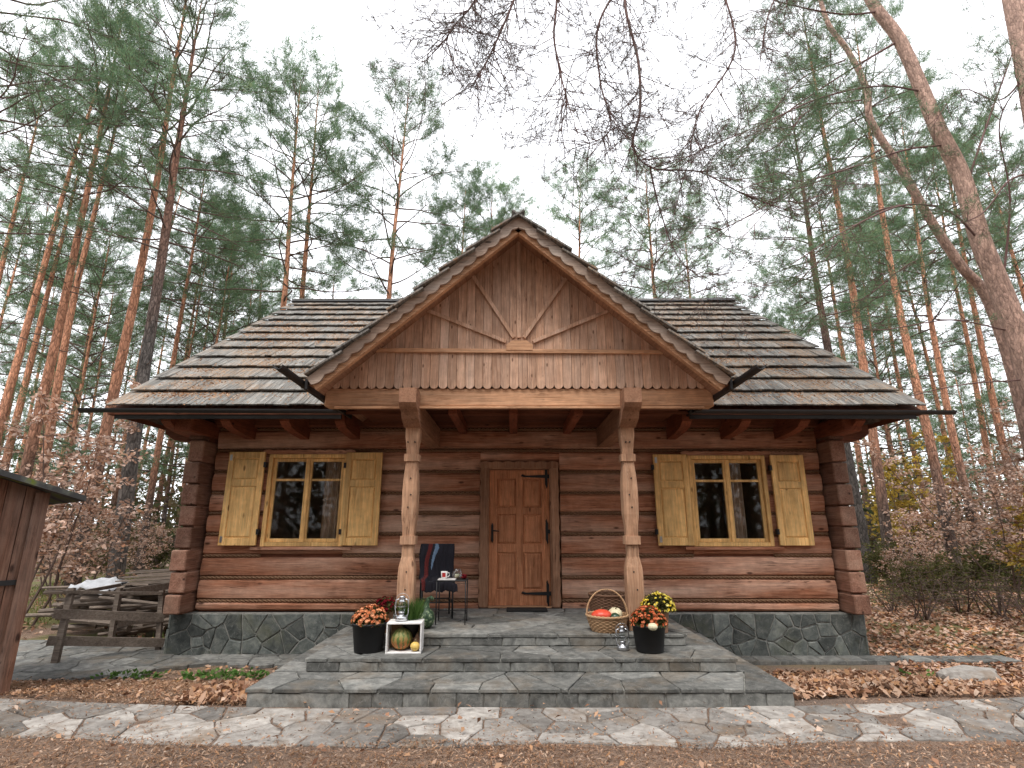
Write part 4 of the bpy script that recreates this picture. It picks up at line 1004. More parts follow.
# side table
tb_c=at(452,600,7.28); tb=thing('side_table','small black wire side table in front of the chair','side table',(tb_c.x,7.28,PZ))
mb=MB(); mb.cbox(-.19,.19,-.15,.15,.50,.515,.004); mb.build('table_top',M['black'],tb,loc=(0,0,0))
for x in(-.18,.18):
    for y in(-.14,.14): mb=MB(); mb.tube([(x,y,0),(x,y,.50)],.007,8); mb.build('leg',M['black'],tb,True,loc=(0,0,0))
mb=MB(); mb.tube([(-.18,.14,.12),(.18,.14,.12)],.005); mb.tube([(-.18,-.14,.12),(-.18,.14,.12)],.005); mb.tube([(.18,-.14,.12),(.18,.14,.12)],.005); mb.build('stretcher',M['black'],tb,True,loc=(0,0,0))
T=Vector((tb_c.x,7.28,PZ+.516))
mb=MB(); mb.box(-.19,.03,-.14,-.0,0,.012); o=mb.build('notebook',M['cloth']); o.location=T+Vector((.02,0,0)); tag(o,'pale flat booklet lying on the side table','booklet')
mb=MB(); mb.lathe([(.028,0),(.036,.01),(.042,.085),(.038,.085),(.033,.012),(.001,.01)],n=24,cap=True); c_=mb.build('mug',M['cloth'],None,True); c_.location=T+Vector((-.10,-.07,.013)); tag(c_,'white mug with a red motif on the side table','mug')
mb=MB(); mb.tube([(.04,0,.07),(.065,0,.065),(.068,0,.04),(.055,0,.02),(.038,0,.022)],.006,7); mb.build('handle',M['cloth'],c_,True,loc=(0,0,0))
mb=MB(); 
vs=[];n=8
for k in range(n+1):
    a=-math.pi/2-.55+1.1*k/n
    for z in(.02,.072): vs.append((.0435*math.cos(a)*(.92 if z<.03 else .99),.0435*math.sin(a)*(.92 if z<.03 else .99),z))
mb.add(vs,[(2*k,2*k+2,2*k+3,2*k+1) for k in range(n)]); mb.build('red_motif',M['redp'],c_,True,loc=(0,0,0))
mb=MB(); mb.lathe([(.04,0),(.06,.02),(.068,.055),(.058,.09),(.042,.105),(.044,.115),(.038,.115),(.05,.06),(.001,.012)],n=24,cap=False); g_=mb.build('glass_jar',M['glass'],None,True); g_.location=T+Vector((.06,-.02,0.012)); tag(g_,'dark round glass candle jar on the side table','candle jar')
mb=MB(); mb.lathe([(.03,.012),(.03,.05),(.001,.05)],n=16); mb.build('candle',M['cream'],g_,True,loc=(0,0,0))
mb=MB(); N=60
for i in range(26):
    a=random.uniform(0,6.28); r_=random.uniform(0,.05); c=Vector((r_*math.cos(a)+.0,r_*math.sin(a),random.uniform(.01,.055))); mb.lathe([(.004,-.01),(.013,0),(.004,.01)],c,n=7)
o=mb.build('red_berries',M['f_red'],None,True); o.location=T+Vector((.15,-.01,0)); tag(o,'small bunch of dark red berries on the right of the side table','berries')

# ---------------------------------------------------------------- rock
bm=bmesh.new(); bmesh.ops.create_icosphere(bm,subdivisions=3,radius=1)
for v in bm.verts:
    n_=v.co.copy(); k=1+.12*math.sin(n_.x*4+1)+.10*math.sin(n_.y*5+n_.z*3)+.08*math.cos(n_.x*7-n_.y*3); v.co=Vector((n_.x*.36*k,n_.y*.2*k,max(-.04,min(.085,n_.z*.14*k))))
me=bpy.data.meshes.new('boulder'); bm.to_mesh(me); bm.free(); me.materials.append(M['pave']); o=bpy.data.objects.new('boulder',me); C.objects.link(o); rk=on(978,682,-.12); o.location=(rk.x,rk.y+.1,gz(rk.x,rk.y)+.06); o.rotation_euler=(0,0,.1); tag(o,'flat pale boulder at the right end of the slab edging','rock')

# ---------------------------------------------------------------- trees
def quads_to_tube(segs,n=4):
    """segs: list of (p0,p1,r0,r1) -> V,F numpy"""
    P0=np.array([s_[0] for s_ in segs],float);P1=np.array([s_[1] for s_ in segs],float); r0=np.array([s_[2] for s_ in segs])[:,None]; r1=np.array([s_[3] for s_ in segs])[:,None]
    d=P1-P0; d/=np.linalg.norm(d,axis=1)[:,None]+1e-9; ref=np.where(np.abs(d[:,2:3])<.9,np.array([[0,0,1.]]),np.array([[1.,0,0]])); x=np.cross(d,ref); x/=np.linalg.norm(x,axis=1)[:,None]+1e-9; y=np.cross(x,d)
    Vs=[]
    for k in range(n): a=2*math.pi*k/n; Vs.append(P0+(x*math.cos(a)+y*math.sin(a))*r0)
    for k in range(n): a=2*math.pi*k/n; Vs.append(P1+(x*math.cos(a)+y*math.sin(a))*r1)
    V=np.stack(Vs,1).reshape(-1,3); base=(np.arange(len(segs))*2*n)[:,None,None]
    f=np.array([[k,(k+1)%n,n+(k+1)%n,n+k] for k in range(n)])[None]; return V,(base+f).reshape(-1,4)
def needles(pts,dirs,per,L,wd,spread=.75):
    pts=np.repeat(np.array(pts),per,0); d=np.repeat(np.array(dirs),per,0); n=len(pts)
    d=d+rng.normal(0,spread,(n,3)); d[:,2]+=.15; d/=np.linalg.norm(d,axis=1)[:,None]+1e-9
    s_=np.cross(d,rng.normal(0,1,(n,3))); s_/=np.linalg.norm(s_,axis=1)[:,None]+1e-9
    pts=pts+rng.normal(0,L*.30,(n,3)); L=L*rng.uniform(.6,1.25,(n,1))
    V=np.stack([pts-s_*wd/2,pts+s_*wd/2,pts+d*L],1).reshape(-1,3); return V,np.arange(3*n).reshape(-1,3)
def branch(segs,tp,td,start,az,el,L,r,dens=1.0,up=.35,tl=.28,near=False):
    """grow one limb; collect segments and tuft points"""
    p=Vector(start); d=Vector((math.cos(az)*math.cos(el),math.sin(az)*math.cos(el),math.sin(el))); n=max(4,int(L/.35)); st=L/n
    for i in range(n):
        f=i/n
        d=(d+Vector((random.gauss(0,.13),random.gauss(0,.13),random.gauss(0,.09)+up*st*.35*f))).normalized(); q=p+d*st
        segs.append((p[:],q[:],r*(1-f*.8),r*(1-(i+1)/n*.8)))
        if f>.22:
            for sgn in (-1,1):
                if random.random()<.62*dens:
                    sd=d.cross(Vector((0,0,1)))
                    if sd.length<.1: sd=Vector((1,0,0))
                    sd.normalize(); tdir=(d*.8+sd*sgn*random.uniform(.5,1.1)+Vector((0,0,random.uniform(-.1,.45)))).normalized()
                    l2=L*.34*(1.15-f)*random.uniform(.6,1.3)+.15; m=max(2,int(l2/tl)); a=q.copy()
                    for k in range(m):
                        tdir=(tdir+Vector((random.gauss(0,.15),random.gauss(0,.15),random.gauss(.06,.1)))).normalized(); b=a+tdir*(l2/m); segs.append((a[:],b[:],r*.22*(1-.5*k/m)+.003,r*.18*(1-.5*(k+1)/m)+.002))
                        if k>0 or m<3: tp.append(b[:]); td.append(tdir[:])
                        if random.random()<.6: 
                            s2=tdir.cross(Vector((random.gauss(0,1),random.gauss(0,1),random.gauss(0,1)))).normalized(); e_=b+(s2*.7+tdir*.6).normalized()*tl*.8; segs.append((b[:],e_[:],.005,.003)); tp.append(e_[:]); td.append((e_-b).normalized()[:])
                        a=b
        p=q
    tp.append(p[:]); td.append(d[:])
def make_pine(label,H=20,r0=.17,cs=.6,nb=38,spread=2.6,barkm='bark',per=30,NL=.21,NW=.015,dead=14,seed=0,wob=.12,matn='needle',name='pine_tree'):
    random.seed(seed)
    t=thing(name,label,'pine tree',(0,0,-100)); mb=MB(); pts=[];rad=[]; x=y=0; vx,vy=random.gauss(0,wob*.15),random.gauss(0,wob*.15)
    N=22
    for i in range(N+1):
        f=i/N; vx+=random.gauss(0,wob*.12); vy+=random.gauss(0,wob*.12); x+=vx*.5;y+=vy*.5; x*=.96;y*=.96
        if i<2: x=y=0
        pts.append(Vector((x,y,-.2+H*f))); rad.append(r0*((1-f)**.75*.93+.03)*(1.25 if i==0 else 1))
    mb.tube(pts,rad,14); 
    mb.build('trunk',M[barkm],t,True,loc=(0,0,0))
    segs=[];tp=[];td=[]
    def at_h(h):
        f=(h+.2)/H*N; i=min(N-1,int(f)); return pts[i].lerp(pts[i+1],f-i), rad[i]
    for k in range(nb):
        f=(k+random.uniform(0,.9))/nb; h=H*(cs+(1-cs)*f*.98); p,r=at_h(h); az=k*2.399+random.uniform(-.6,.6)
        L=spread*(math.sin(math.pi*min(1,(f*.64+.28)))**.8)*random.uniform(.55,1.2)+.35; el=-.05+f*1.0+random.uniform(-.2,.2)
        branch(segs,tp,td,p,az,el,L,min(.030,r*.45)+.005,1.0)
    for k in range(dead):
        h=H*random.uniform(.18,cs+.05); p,r=at_h(h); az=random.uniform(0,6.28); L=random.uniform(.2,1.6) if h>H*.35 else random.uniform(.1,.6); d=Vector((math.cos(az),math.sin(az),random.uniform(-.3,.3))); q=p+d*L*.6; e_=q+(d+Vector((random.gauss(0,.3),random.gauss(0,.3),random.gauss(0,.25))))*L*.4
        segs+= [(p[:],q[:],.022,.014),(q[:],e_[:],.014,.005)]
    V,Fq=quads_to_tube(segs); npmesh('branches',V,Fq,M['twig'],t,4)
    V,Fq=needles(tp,td,per,NL,NW); npmesh('crown',V,Fq,M[matn],t,3)
    return t
protos=[make_pine('a',20,.17,.60,40,2.9,seed=1),make_pine('b',22,.18,.64,40,2.7,seed=2),make_pine('c',18,.15,.48,46,2.8,seed=3),
        make_pine('d',21,.16,.70,32,2.3,seed=4,wob=.25),make_pine('e',20,.22,.50,50,3.0,'bark_dark',seed=5,per=28),make_pine('f',13,.09,.25,60,2.2,seed=6,per=20),]
used=[False]*len(protos)
def place_pine(k,px,Y,sc_,rz,label,group=None):
    x=(px-512)*Y/558; loc=(x,Y,gz(x,Y)-.05)
    if not used[k]:
        used[k]=True; o=protos[k]; o.location=loc; o.rotation_euler=(0,0,rz); o.scale=(sc_,)*3; o['label']=label
        if group:o['group']=group
        return o
    return dup(protos[k],loc,rz,label,sc_,group)
random.seed(21)
G1='pines standing round the cabin'
# (proto, px at eye level, distance, scale, label)
near=[(1,84,15.5,1.0,'tall straight orange pine just left of the cabin roof'),
(4,124,14.3,.96,'thick grey barked pine beside the wood pile, nearest the roof corner'),
(0,14,15.0,.98,'orange pine rising behind the brown beech bush at far left'),
(3,33,17.5,1.0,'slim orange pine just right of the one behind the beech bush'),
(3,-28,17,1.0,'slim pine leaning in at the left photo edge'),
(0,-8,20,.95,'thin pine second in from the left photo edge'),
(2,257,20,1.2,'pine rising directly above the left end of the cabin ridge'),
(0,279,22,1.12,'pale orange pine just right of the left ridge end'),
(2,376,21.0,1.22,'broad pine with a spreading crown above the ridge left of the gable'),
(2,452,28,1.18,'distant pine crown showing left of the gable peak'),
(2,492,29,1.2,'far pine top poking up just left of the gable peak'),
(2,585,25,1.1,'young bluish pine showing right of the gable peak'),
(2,672,23,1.08,'pine rising above the right part of the cabin ridge'),
(0,712,30,1.05,'thin far pine over the right ridge'),
(4,861,18.0,.90,'dense dark pine standing right behind the right roof slope'),
(3,948,15.5,.95,'slim grey trunked pine right of the right roof corner'),
(2,975,18.5,1.0,'pine two trunks in from the right roof corner'),
(5,905,24,1.2,'small pine between the right roof corner and the slim grey pine'),
(1,884,17,.95,'grey trunk seen directly beside the right wall corner'),
(0,1022,21,1.0,'pine at the right photo edge behind the leaning tree')]
for k,px,Y,s_,lab in near: place_pine(k,px,Y,s_,random.uniform(0,6.28),lab,G1)
# small groups farther back: left of the cabin
farL=[(146,21),(153,26),(163,24),(178,30),(190,23),(205,27),(222,25),(110,24),(98,31),(70,26),(55,22),(128,36),(45,30),(22,28),(5,34),(-20,30),(-50,24),(-75,19),(168,38),(184,42),(214,39),(238,34),(60,40),(82,44),(36,42),(-45,40)]
farR=[(870,27),(890,33),(903,30),(918,38),(930,24),(960,28),(985,34),(1000,25),(1012,40),(1040,30),(1060,24),(942,44),(975,46),(1085,20),(880,45),(1030,48)]
farB=[(300,45),(335,50),(350,40),(410,48),(425,52),(540,50),(620,44),(645,50),(735,42),(770,36),(800,45),(825,33),(560,46),(765,50),(320,36)]
ordn=['first','second','third','fourth','fifth','sixth','seventh','eighth','ninth','tenth','eleventh','twelfth','thirteenth','fourteenth','fifteenth','sixteenth','seventeenth','eighteenth','nineteenth','twentieth','twenty-first','twenty-second','twenty-third','twenty-fourth','twenty-fifth','twenty-sixth','twenty-seventh','twenty-eighth']
for lst,lab,grp in ((farL,'thin distant pine left of the cabin, {} from the left in the far row','distant pines left of the cabin'),(farR,'thin distant pine right of the cabin, {} from the left in the far row','distant pines right of the cabin'),(farB,'distant pine behind the cabin roof, {} from the left along the ridge','distant pines behind the roof')):
    for i,(px,Y) in enumerate(sorted(lst)): 
        k=random.choice([0,1,2,3,5,5] if grp.startswith('distant pines l') else [0,2,3,5]); s_=random.uniform(.85,1.05)*(1.0 if k!=5 else 1.2)
        if grp.endswith('roof'): s_*=.95
        place_pine(k,px,Y,s_,random.uniform(0,6.28),lab.format(ordn[i]),grp)
# tall dark pine whose boughs fill the upper left corner
o=make_pine('big pine whose dark boughs hang into the upper left corner',19,.2,.42,60,3.8,'bark_dark',20,.15,.013,seed=31); o.location=(-13.6,10.8,0)
# ---------------- leaning near pine, right, with its long limbs
def poly3(pts,Y): return [at(px,py,y) for (px,py),y in zip(pts,Y if hasattr(Y,'__len__') else [Y]*len(pts))]
def smooth(pts,k=6):
    out=[]
    P_=[pts[0]*2-pts[1]]+pts+[pts[-1]*2-pts[-2]]
    for i in range(1,len(P_)-2):
        for j in range(k):
            t=j/k; a,b,c,d=P_[i-1],P_[i],P_[i+1],P_[i+2]; out.append(.5*((2*b)+(c-a)*t+(2*a-5*b+4*c-d)*t*t+(3*b-a-3*c+d)*t**3))
    out.append(pts[-1]); return out
def near_tree(label,tp_,Yt,radii,limbs,mat,needle,barkm,twigm,name='pine_tree',NL=.11,NW=.008,per=16,mul=2):
    t=thing(name,label,'pine tree',(0,0,0)); tr_=smooth(poly3(tp_,Yt),8); base=tr_[0]
    n=len(tr_); rad=[radii[0]+(radii[1]-radii[0])*i/(n-1) for i in range(n)]
    t.location=(base.x,base.y,0); off=Vector(t.location)
    mb=MB(); mb.tube([p-off for p in tr_],rad,16); mb.build('trunk',M[barkm],t,True,loc=(0,0,0))
    segs=[];tp=[];td=[]
    for (pts,Y,r,dens,sub) in limbs:
        ps=smooth(poly3(pts,Y),7); ps=[p-off for p in ps]; N=len(ps)
        for i in range(N-1): segs.append((ps[i][:],ps[i+1][:],r*(1-.75*i/N),r*(1-.75*(i+1)/N)))
        for i in range(int(N*.15),N-1):
            for q in range(sub*mul):
                if random.random()<dens:
                    d=(ps[i+1]-ps[i]).normalized(); sd=Vector((random.gauss(0,1),random.gauss(0,.7),random.gauss(-.1,.8))).normalized(); dd=(d*.7+sd*.9).normalized()
                    branch(segs,tp,td,ps[i],math.atan2(dd.y,dd.x),math.asin(max(-1,min(1,dd.z))),random.uniform(.35,1.25),min(.008,r*.35),.9,up=.1,tl=.13)
    V,Fq=quads_to_tube(segs); npmesh('branches',V,Fq,M[twigm],t,4)
    V,Fq=needles(tp,td,per,NL,NW,.9); npmesh('crown',V,Fq,M[needle],t,3); return t
random.seed(5)
near_tree('big leaning pine with pinkish trunk crossing the upper right corner',
 [(1085,640),(1065,520),(1045,430),(1022,350),(1002,293),(981,242),(961,176),(938,129),(922,90),(899,39),(871,0),(840,-70),(815,-130)],9.2,(.215,.085),
 [([(981,242),(950,212),(905,205),(850,228),(790,265)],[9.2,8.9,8.4,8,7.6],.024,.5,1),
  ([(925,92),(880,86),(820,98),(760,125),(700,150)],[9.2,9,8.5,8,7.6],.024,.6,1),
  ([(878,12),(840,14),(780,2),(720,-20)],[9.2,9,8.7,8.4],.028,.6,1),
  ([(945,145),(905,150),(850,168),(800,185),(750,215),(700,240)],[9.2,9,8.6,8,7.6,7.2],.022,.55,1),
  ([(900,40),(850,70),(790,110),(740,150)],[9.2,9.4,9.8,10],.028,.6,1),
  ([(1000,310),(1010,200),(1000,120),(1040,60)],[9.2,9,8.6,8],.028,.5,1),
  ([(965,190),(985,130),(1010,60),(1030,0)],[9.2,9.4,9.6,9.8],.03,.5,1),
  ([(1020,380),(960,385),(900,400),(870,420)],[9.2,9.4,9.6,9.8],.014,.12,1),
  ([(1005,330),(950,320),(880,330),(830,325)],[9.2,9,8.8,8.6],.016,.25,1)],'',"needle",'bark_near','twig_near')
near_tree('slimmer crooked pine trunk just left of the big leaning pine',
 [(1050,560),(1020,400),(988,300),(961,266),(930,219),(903,172),(871,121),(867,90),(848,51),(828,23),(815,-20),(800,-70)],10.6,(.115,.04),
 [([(935,250),(900,270),(860,300),(820,300)],10.6,.02,.5,1),([(880,150),(840,170),(790,190),(740,240)],[10.6,10.4,10,9.8],.022,.65,1),([(845,60),(800,80),(760,130),(730,170)],10.6,.022,.65,1),
  ([(900,205),(870,215),(830,250),(790,290)],10.6,.022,.7,1),([(862,100),(810,110),(770,150),(700,160)],10.3,.022,.7,1)],'',"needle",'bark_near','twig_near')
# pine whose bare purple limbs hang into the top centre; trunk just out of frame at upper right, behind the camera's right shoulder
near_tree('pine limbs with sparse dark twigs hanging into the top centre',
 [(1420,560),(1400,200),(1330,-100),(1260,-330),(1200,-480)],7.5,(.24,.14),
 [([(1260,-330),(1000,-330),(800,-200),(700,-100),(640,-40),(625,0),(638,60),(640,110),(633,145),(652,168),(700,172),(745,195),(800,215)],[7.5,7.2,7,6.8,6.6,6.5,6.5,6.5,6.5,6.6,6.7,6.8,7],.034,.42,1),
  ([(800,-200),(620,-160),(540,-60),(510,10),(490,55),(470,90)],[7,6.6,6.3,6.2,6.2,6.2],.03,.6,1),
  ([(700,-100),(580,-60),(555,20),(560,70),(570,110)],[6.8,6.4,6.3,6.3,6.3],.026,.55,1),
  ([(640,-40),(600,20),(600,80),(610,130),(570,150)],[6.6,6.5,6.5,6.4,6.4],.02,.5,1),
  ([(620,-160),(500,-60),(475,0),(455,25),(440,50)],[6.6,6.2,6.1,6.1,6.1],.024,.6,1),
  ([(700,-100),(720,-20),(735,50),(700,110),(690,150)],[6.8,6.8,6.8,6.9,7],.024,.55,1),
  ([(650,168),(660,210),(680,260),(720,290)],[6.6,6.8,7,7.2],.014,.5,1),
  ([(800,-200),(800,-60),(770,10),(760,60)],[7,7,7.1,7.2],.022,.5,1)],'',"needle_near",'bark_near','twig_near',NL=.07,NW=.005,per=12,mul=4)
near_tree('pinkish pine trunk cutting the upper right photo corner',
 [(1140,560),(1090,330),(1050,170),(1030,70),(1015,0),(1000,-70)],8.2,(.26,.16),
 [([(1030,70),(1000,100),(960,90),(930,130)],[8.2,8.4,8.6,8.8],.02,.4,1),([(1050,170),(1010,180),(980,215),(930,230)],[8.2,8.2,8.2,8.2],.02,.3,1)],'',"needle",'bark_near','twig_near')
# ---------------------------------------------------------------- broadleaf bushes
def make_bush(name,label,cat,H,Wd,nst,nleaf,mat,LL=.075,seed=0,flat_=.5):
    random.seed(seed); r2=np.random.default_rng(seed); t=thing(name,label,cat,(0,0,-100)); segs=[];tips=[];
    for k in range(nst):
        a=random.uniform(0,6.28); p=Vector((random.gauss(0,.12),random.gauss(0,.12),-.05)); d=Vector((math.cos(a)*.3*Wd/H*1.5,math.sin(a)*.3*Wd/H*1.5,1)).normalized(); L=H*random.uniform(.6,1.05); n=12
        for i in range(n):
            d=(d+Vector((random.gauss(0,.08),random.gauss(0,.08),.02))).normalized(); q=p+d*L/n; segs.append((p[:],q[:],.016*(1-i/n)+.003,.016*(1-(i+1)/n)+.003))
            if i>2:
                for _ in range(2):
                    az=random.uniform(0,6.28); bd=Vector((math.cos(az),math.sin(az),random.uniform(-.05,.5))).normalized(); bl_=Wd*.55*random.uniform(.3,1)*(1.15-i/n); a_=q.copy(); m=5
                    for j in range(m):
                        bd=(bd+Vector((random.gauss(0,.2),random.gauss(0,.2),random.gauss(-.02,.1)))).normalized(); b_=a_+bd*bl_/m; segs.append((a_[:],b_[:],.005,.003)); tips.append((a_,b_)); a_=b_
            p=q
    V,Fq=quads_to_tube(segs,3); npmesh('stems',V,Fq,M['twig'],t,4)
    T0=np.array([a[:] for a,b in tips]);T1=np.array([b[:] for a,b in tips]); idx=r2.integers(0,len(tips),nleaf); f=r2.uniform(0,1,(nleaf,1)); pts=T0[idx]*(1-f)+T1[idx]*f+r2.normal(0,.035,(nleaf,3)); d=(T1-T0)[idx]; d/=np.linalg.norm(d,axis=1)[:,None]; d[:,2]*=flat_; d[:,2]-=.15
    V,Fq=leafcloud(pts,d,LL,LL*.55,.5); npmesh('foliage',V,Fq,M[mat],t,4); return t
b1=make_bush('beech_sapling','','bush',3.6,2.6,5,2900,'beech',.068,41); b2=make_bush('beech_sapling','','bush',2.6,2.4,5,1900,'beech',.068,42)
b3=make_bush('yellow_shrub','','bush',3.6,2.6,5,3400,'yell_leaf',.09,43); b4=make_bush('green_shrub','','bush',1.5,1.8,9,4200,'under',.06,44); b5=make_bush('dry_shrub','','bush',1.3,1.5,8,350,'under',.05,45)
random.seed(77)
ub={}
def place_bush(b,px,Y,s_,label,group='leafy shrubs under the pines'):
    x=(px-512)*Y/558; loc=(x,Y,gz(x,Y)-.03)
    if b.name not in ub: ub[b.name]=1; b.location=loc; b.rotation_euler=(0,0,random.uniform(0,6)); b.scale=(s_,)*3; b['label']=label; b['group']=group; return
    dup(b,loc,random.uniform(0,6),label,s_,group)
for a in [(b1,30,10.5,1.5,'largest brown leaved beech sapling rising behind the shed roof'),(b2,88,12,1.35,'brown beech sapling in front of the tall orange pine'),(b1,-15,13,1.6,'brown beech sapling at the left photo edge behind the shed'),
 (b2,60,16,1.2,'beech sapling between the shed and the grey pine'),(b2,140,19,1.1,'low beech sapling seen left of the cabin corner'),(b2,168,23,1.1,'small distant beech sapling close to the left cabin corner'),
 (b1,1000,13,1.25,'brown beech sapling at the right below the leaning pine'),(b2,925,16,1.3,'brown beech sapling right of the cabin corner'),(b1,1040,16,1.5,'beech sapling at the right photo edge'),(b2,965,19,2.0,'tall brown sapling behind the slim grey pine'),(b2,900,14.5,.7,'low brown sapling just off the right cabin corner'),
 (b3,893,20,1.5,'yellow leaved shrub beside the right cabin corner'),(b3,912,26,1.6,'taller yellow leaved shrub farther back on the right'),(b3,1045,12,1.0,'yellow leaved shrub at the right photo edge'),(b3,345,24,2.3,'yellow leaved tree top showing over the left ridge'),
 (b4,918,14,1.0,'green shrub right of the cabin beside the dry grass'),(b4,890,16,1.1,'green shrub close to the right cabin corner'),(b4,960,17,1.2,'dark green shrub right of the slim grey pine'),(b4,1005,16,1.1,'green shrub near the right photo edge'),
 (b4,150,22,1.2,'green shrub left of the cabin behind the wood pile'),(b4,100,20,1.0,'green shrub between the two nearest left pines'),
 (b5,905,11.5,1.0,'dry twiggy shrub on the leaf litter right of the cabin'),(b5,945,12.5,1.0,'dry twiggy shrub second from the cabin corner'),(b5,985,11.8,1.1,'dry twiggy shrub below the beech sapling'),(b5,880,12.5,.8,'smallest dry twiggy shrub against the right cabin wall'),(b5,1020,10.5,1.0,'dry twiggy shrub at the right photo edge')]: place_bush(*a)
# far understorey that reads as one mass
def understorey():
    N=90000; ang=rng.uniform(-1.05,1.05,N); D=rng.uniform(24,62,N); X=D*np.sin(ang)*1.0; Y=D*np.cos(ang); H=rng.beta(1.1,2.2,N)*6.5
    cl=np.sin(X*.9+Y*.3)*np.cos(Y*.7-X*.2)+.5*np.sin(X*2.1); H*=np.clip(.75+.35*cl,.25,1.3)
    keep=(Y>22); pts=np.stack([X,Y,H],1)[keep]; d=rng.normal(0,1,(len(pts),3)); V,Fq=leafcloud(pts,d,.26,.17,.5)
    o=npmesh('undergrowth',V,Fq,M['far'],None,4); tag(o,'dense dull green and brown undergrowth far between the trunks','undergrowth',kind='stuff')
M['far']=leafy('far_undergrowth_leaves',[(.045,.06,.03),(.09,.105,.05),(.16,.10,.06),(.07,.09,.045),(.22,.15,.09),(.12,.13,.05)],.3,objvar=0)
understorey()
def woods():
    N=60000; D=rng.uniform(46,80,N); ang=rng.uniform(-1.0,1.0,N); X=D*np.sin(ang); Y=D*np.cos(ang); H=4+rng.beta(1.2,1.8,N)*15; k=(Y>40)&(np.sin(X*.55+2*np.sin(Y*.2))*.5+.5+rng.normal(0,.2,N)>.3); pts=np.stack([X,Y,H],1)[k]
    V,Fq=leafcloud(pts,rng.normal(0,1,(len(pts),3)),.42,.13,.5); tag(npmesh('distant_forest',V,Fq,M['far_green'],None,4),'hazy green mass of the far forest between the pine trunks','forest',kind='stuff')
    N=36000; X=rng.uniform(-34,34,N); Y=-rng.uniform(7,26,N); H=rng.uniform(0,1,N)**.8*13; pts=np.stack([X,Y,H],1); V,Fq=leafcloud(pts,rng.normal(0,1,(N,3)),.55,.3,.5)  # unseen trees behind the camera, added to darken pane reflections and the porch
    segs=[]
    for i in range(120):
        x=random.uniform(-30,30); y=-random.uniform(6,26); segs.append(((x,y,-.3),(x,y,17),.17,.06))
    V2,F2=quads_to_tube(segs,8); V=np.concatenate([V,V2]); Fq=np.concatenate([Fq,F2+4*N])
    tag(npmesh('woodland',V,Fq,M['far'],None,4),'dark unseen woodland behind the camera, added to be mirrored in the cabin window panes','woodland',kind='stuff')
M['far_green']=leafy('far_forest_needles',[(.07,.11,.06),(.12,.165,.10),(.10,.13,.07),(.15,.18,.11)],.4,objvar=0)
woods()
# ---------------------------------------------------------------- litter and grass
def litter(name,n,xr,yr,mat,L,Wd,label,cat,keep=None,lift=.012,tiltj=.35,zf=None):
    x=rng.uniform(*xr,n); y=rng.uniform(*yr,n)
    k=np.array([keep(a,b) if keep else True for a,b in zip(x,y)]); x=x[k];y=y[k]; n=len(x)
    z=np.array([(zf or gz)(a,b) for a,b in zip(x,y)])+lift+rng.uniform(0,.02,n); pts=np.stack([x,y,z],1); a=rng.uniform(0,2*np.pi,n)
    d=np.stack([np.cos(a),np.sin(a),rng.normal(0,tiltj,n)],1); s_=np.stack([-np.sin(a),np.cos(a),rng.normal(0,tiltj,n)],1); L=L*rng.uniform(.6,1.4,(n,1)); Wd=Wd*rng.uniform(.7,1.3,(n,1)); up=np.array([[0,0,1.]])
    V=np.stack([pts-d*L/2,pts+s_*Wd/2+up*L*.12,pts+d*L/2,pts-s_*Wd/2+up*L*.12],1).reshape(-1,3)
    o=npmesh(name,V,np.arange(4*n).reshape(-1,4),mat,None,4); tag(o,label,cat,kind='stuff'); return o
def cln(x,y,f=1.0): return .5+.5*math.sin(x*2.3*f+1.3*math.sin(y*3.1*f))*math.cos(y*2.7*f+1.1*math.sin(x*1.9*f))
insteps=lambda x,y: -2.5<x<2.65 and 5.35<y<8.6
inhouse=lambda x,y: FX0-.02<x<FX1+.02 and 8.45<y<14.8
onstone=lambda x,y: in_path(x,y) 
litter('fallen_leaves',62000,(5.2,18),(7.4,22),M['litter'],.085,.06,'pale pinkish fallen leaves covering the ground right of the cabin','leaves',lambda x,y:not inhouse(x,y) and random.random()<(.55+.5*cln(x,y,.5))*(1 if y<14 else .5))
litter('fallen_leaves',5200,(2.45,5.9),(5.55,7.7),M['litter_red'],.075,.05,'rust brown dead leaves heaped right of the steps','leaves',lambda x,y:not insteps(x,y) and not onstone(x,y) and y<7.72 and random.random()<1.25-abs(x-3.2)*.33,.02,.6)
litter('fallen_leaves',2500,(5.2,9),(5.9,8.5),M['litter'],.09,.06,'fallen leaves around the flat boulder','leaves',lambda x,y:not onstone(x,y) and y>pathc(x)+.6)
litter('fallen_leaves',700,(-3.1,-2.4),(5.5,6.4),M['litter_red'],.075,.05,'dead leaves gathered against the left side of the steps','leaves',None,.02,.7)
litter('fallen_leaves',9000,(-14,-5),(9,22),M['litter_red'],.08,.055,'brown fallen leaves and moss left of the cabin','leaves',lambda x,y:random.random()<cln(x,y,.6))
litter('fallen_leaves',420,(-6,7),(3.2,5.6),M['litter_red'],.05,.034,'single leaves scattered over the front ground and paving','leaves',None,.035)
litter('pine_needles',60000,(-6.5,7.5),(2.9,4.9),M['needles_dry'],.055,.006,'carpet of dry orange pine needles in the foreground','pine needles',lambda x,y:(not onstone(x,y) or random.random()<.10) and random.random()<.35+.65*cln(x,y,1.3),.006,.25)
litter('fallen_leaves',900,(-6.5,-2.4),(5.5,8.0),M['litter_red'],.06,.045,'small dead leaves on the earth bank below the left foundation','leaves',lambda x,y:not onstone(x,y))
litter('pine_needles',26000,(-7,-2.4),(5.2,7.1),M['needles_dry'],.055,.006,'dry pine needles on the earth bank left of the steps','pine needles',lambda x,y:not onstone(x,y) or random.random()<.12,.006,.25)
litter('pine_needles',8000,(2.6,7),(5.2,7.1),M['needles_dry'],.055,.006,'dry pine needles on the earth right of the steps','pine needles',lambda x,y:not onstone(x,y) or random.random()<.1,.006,.25)
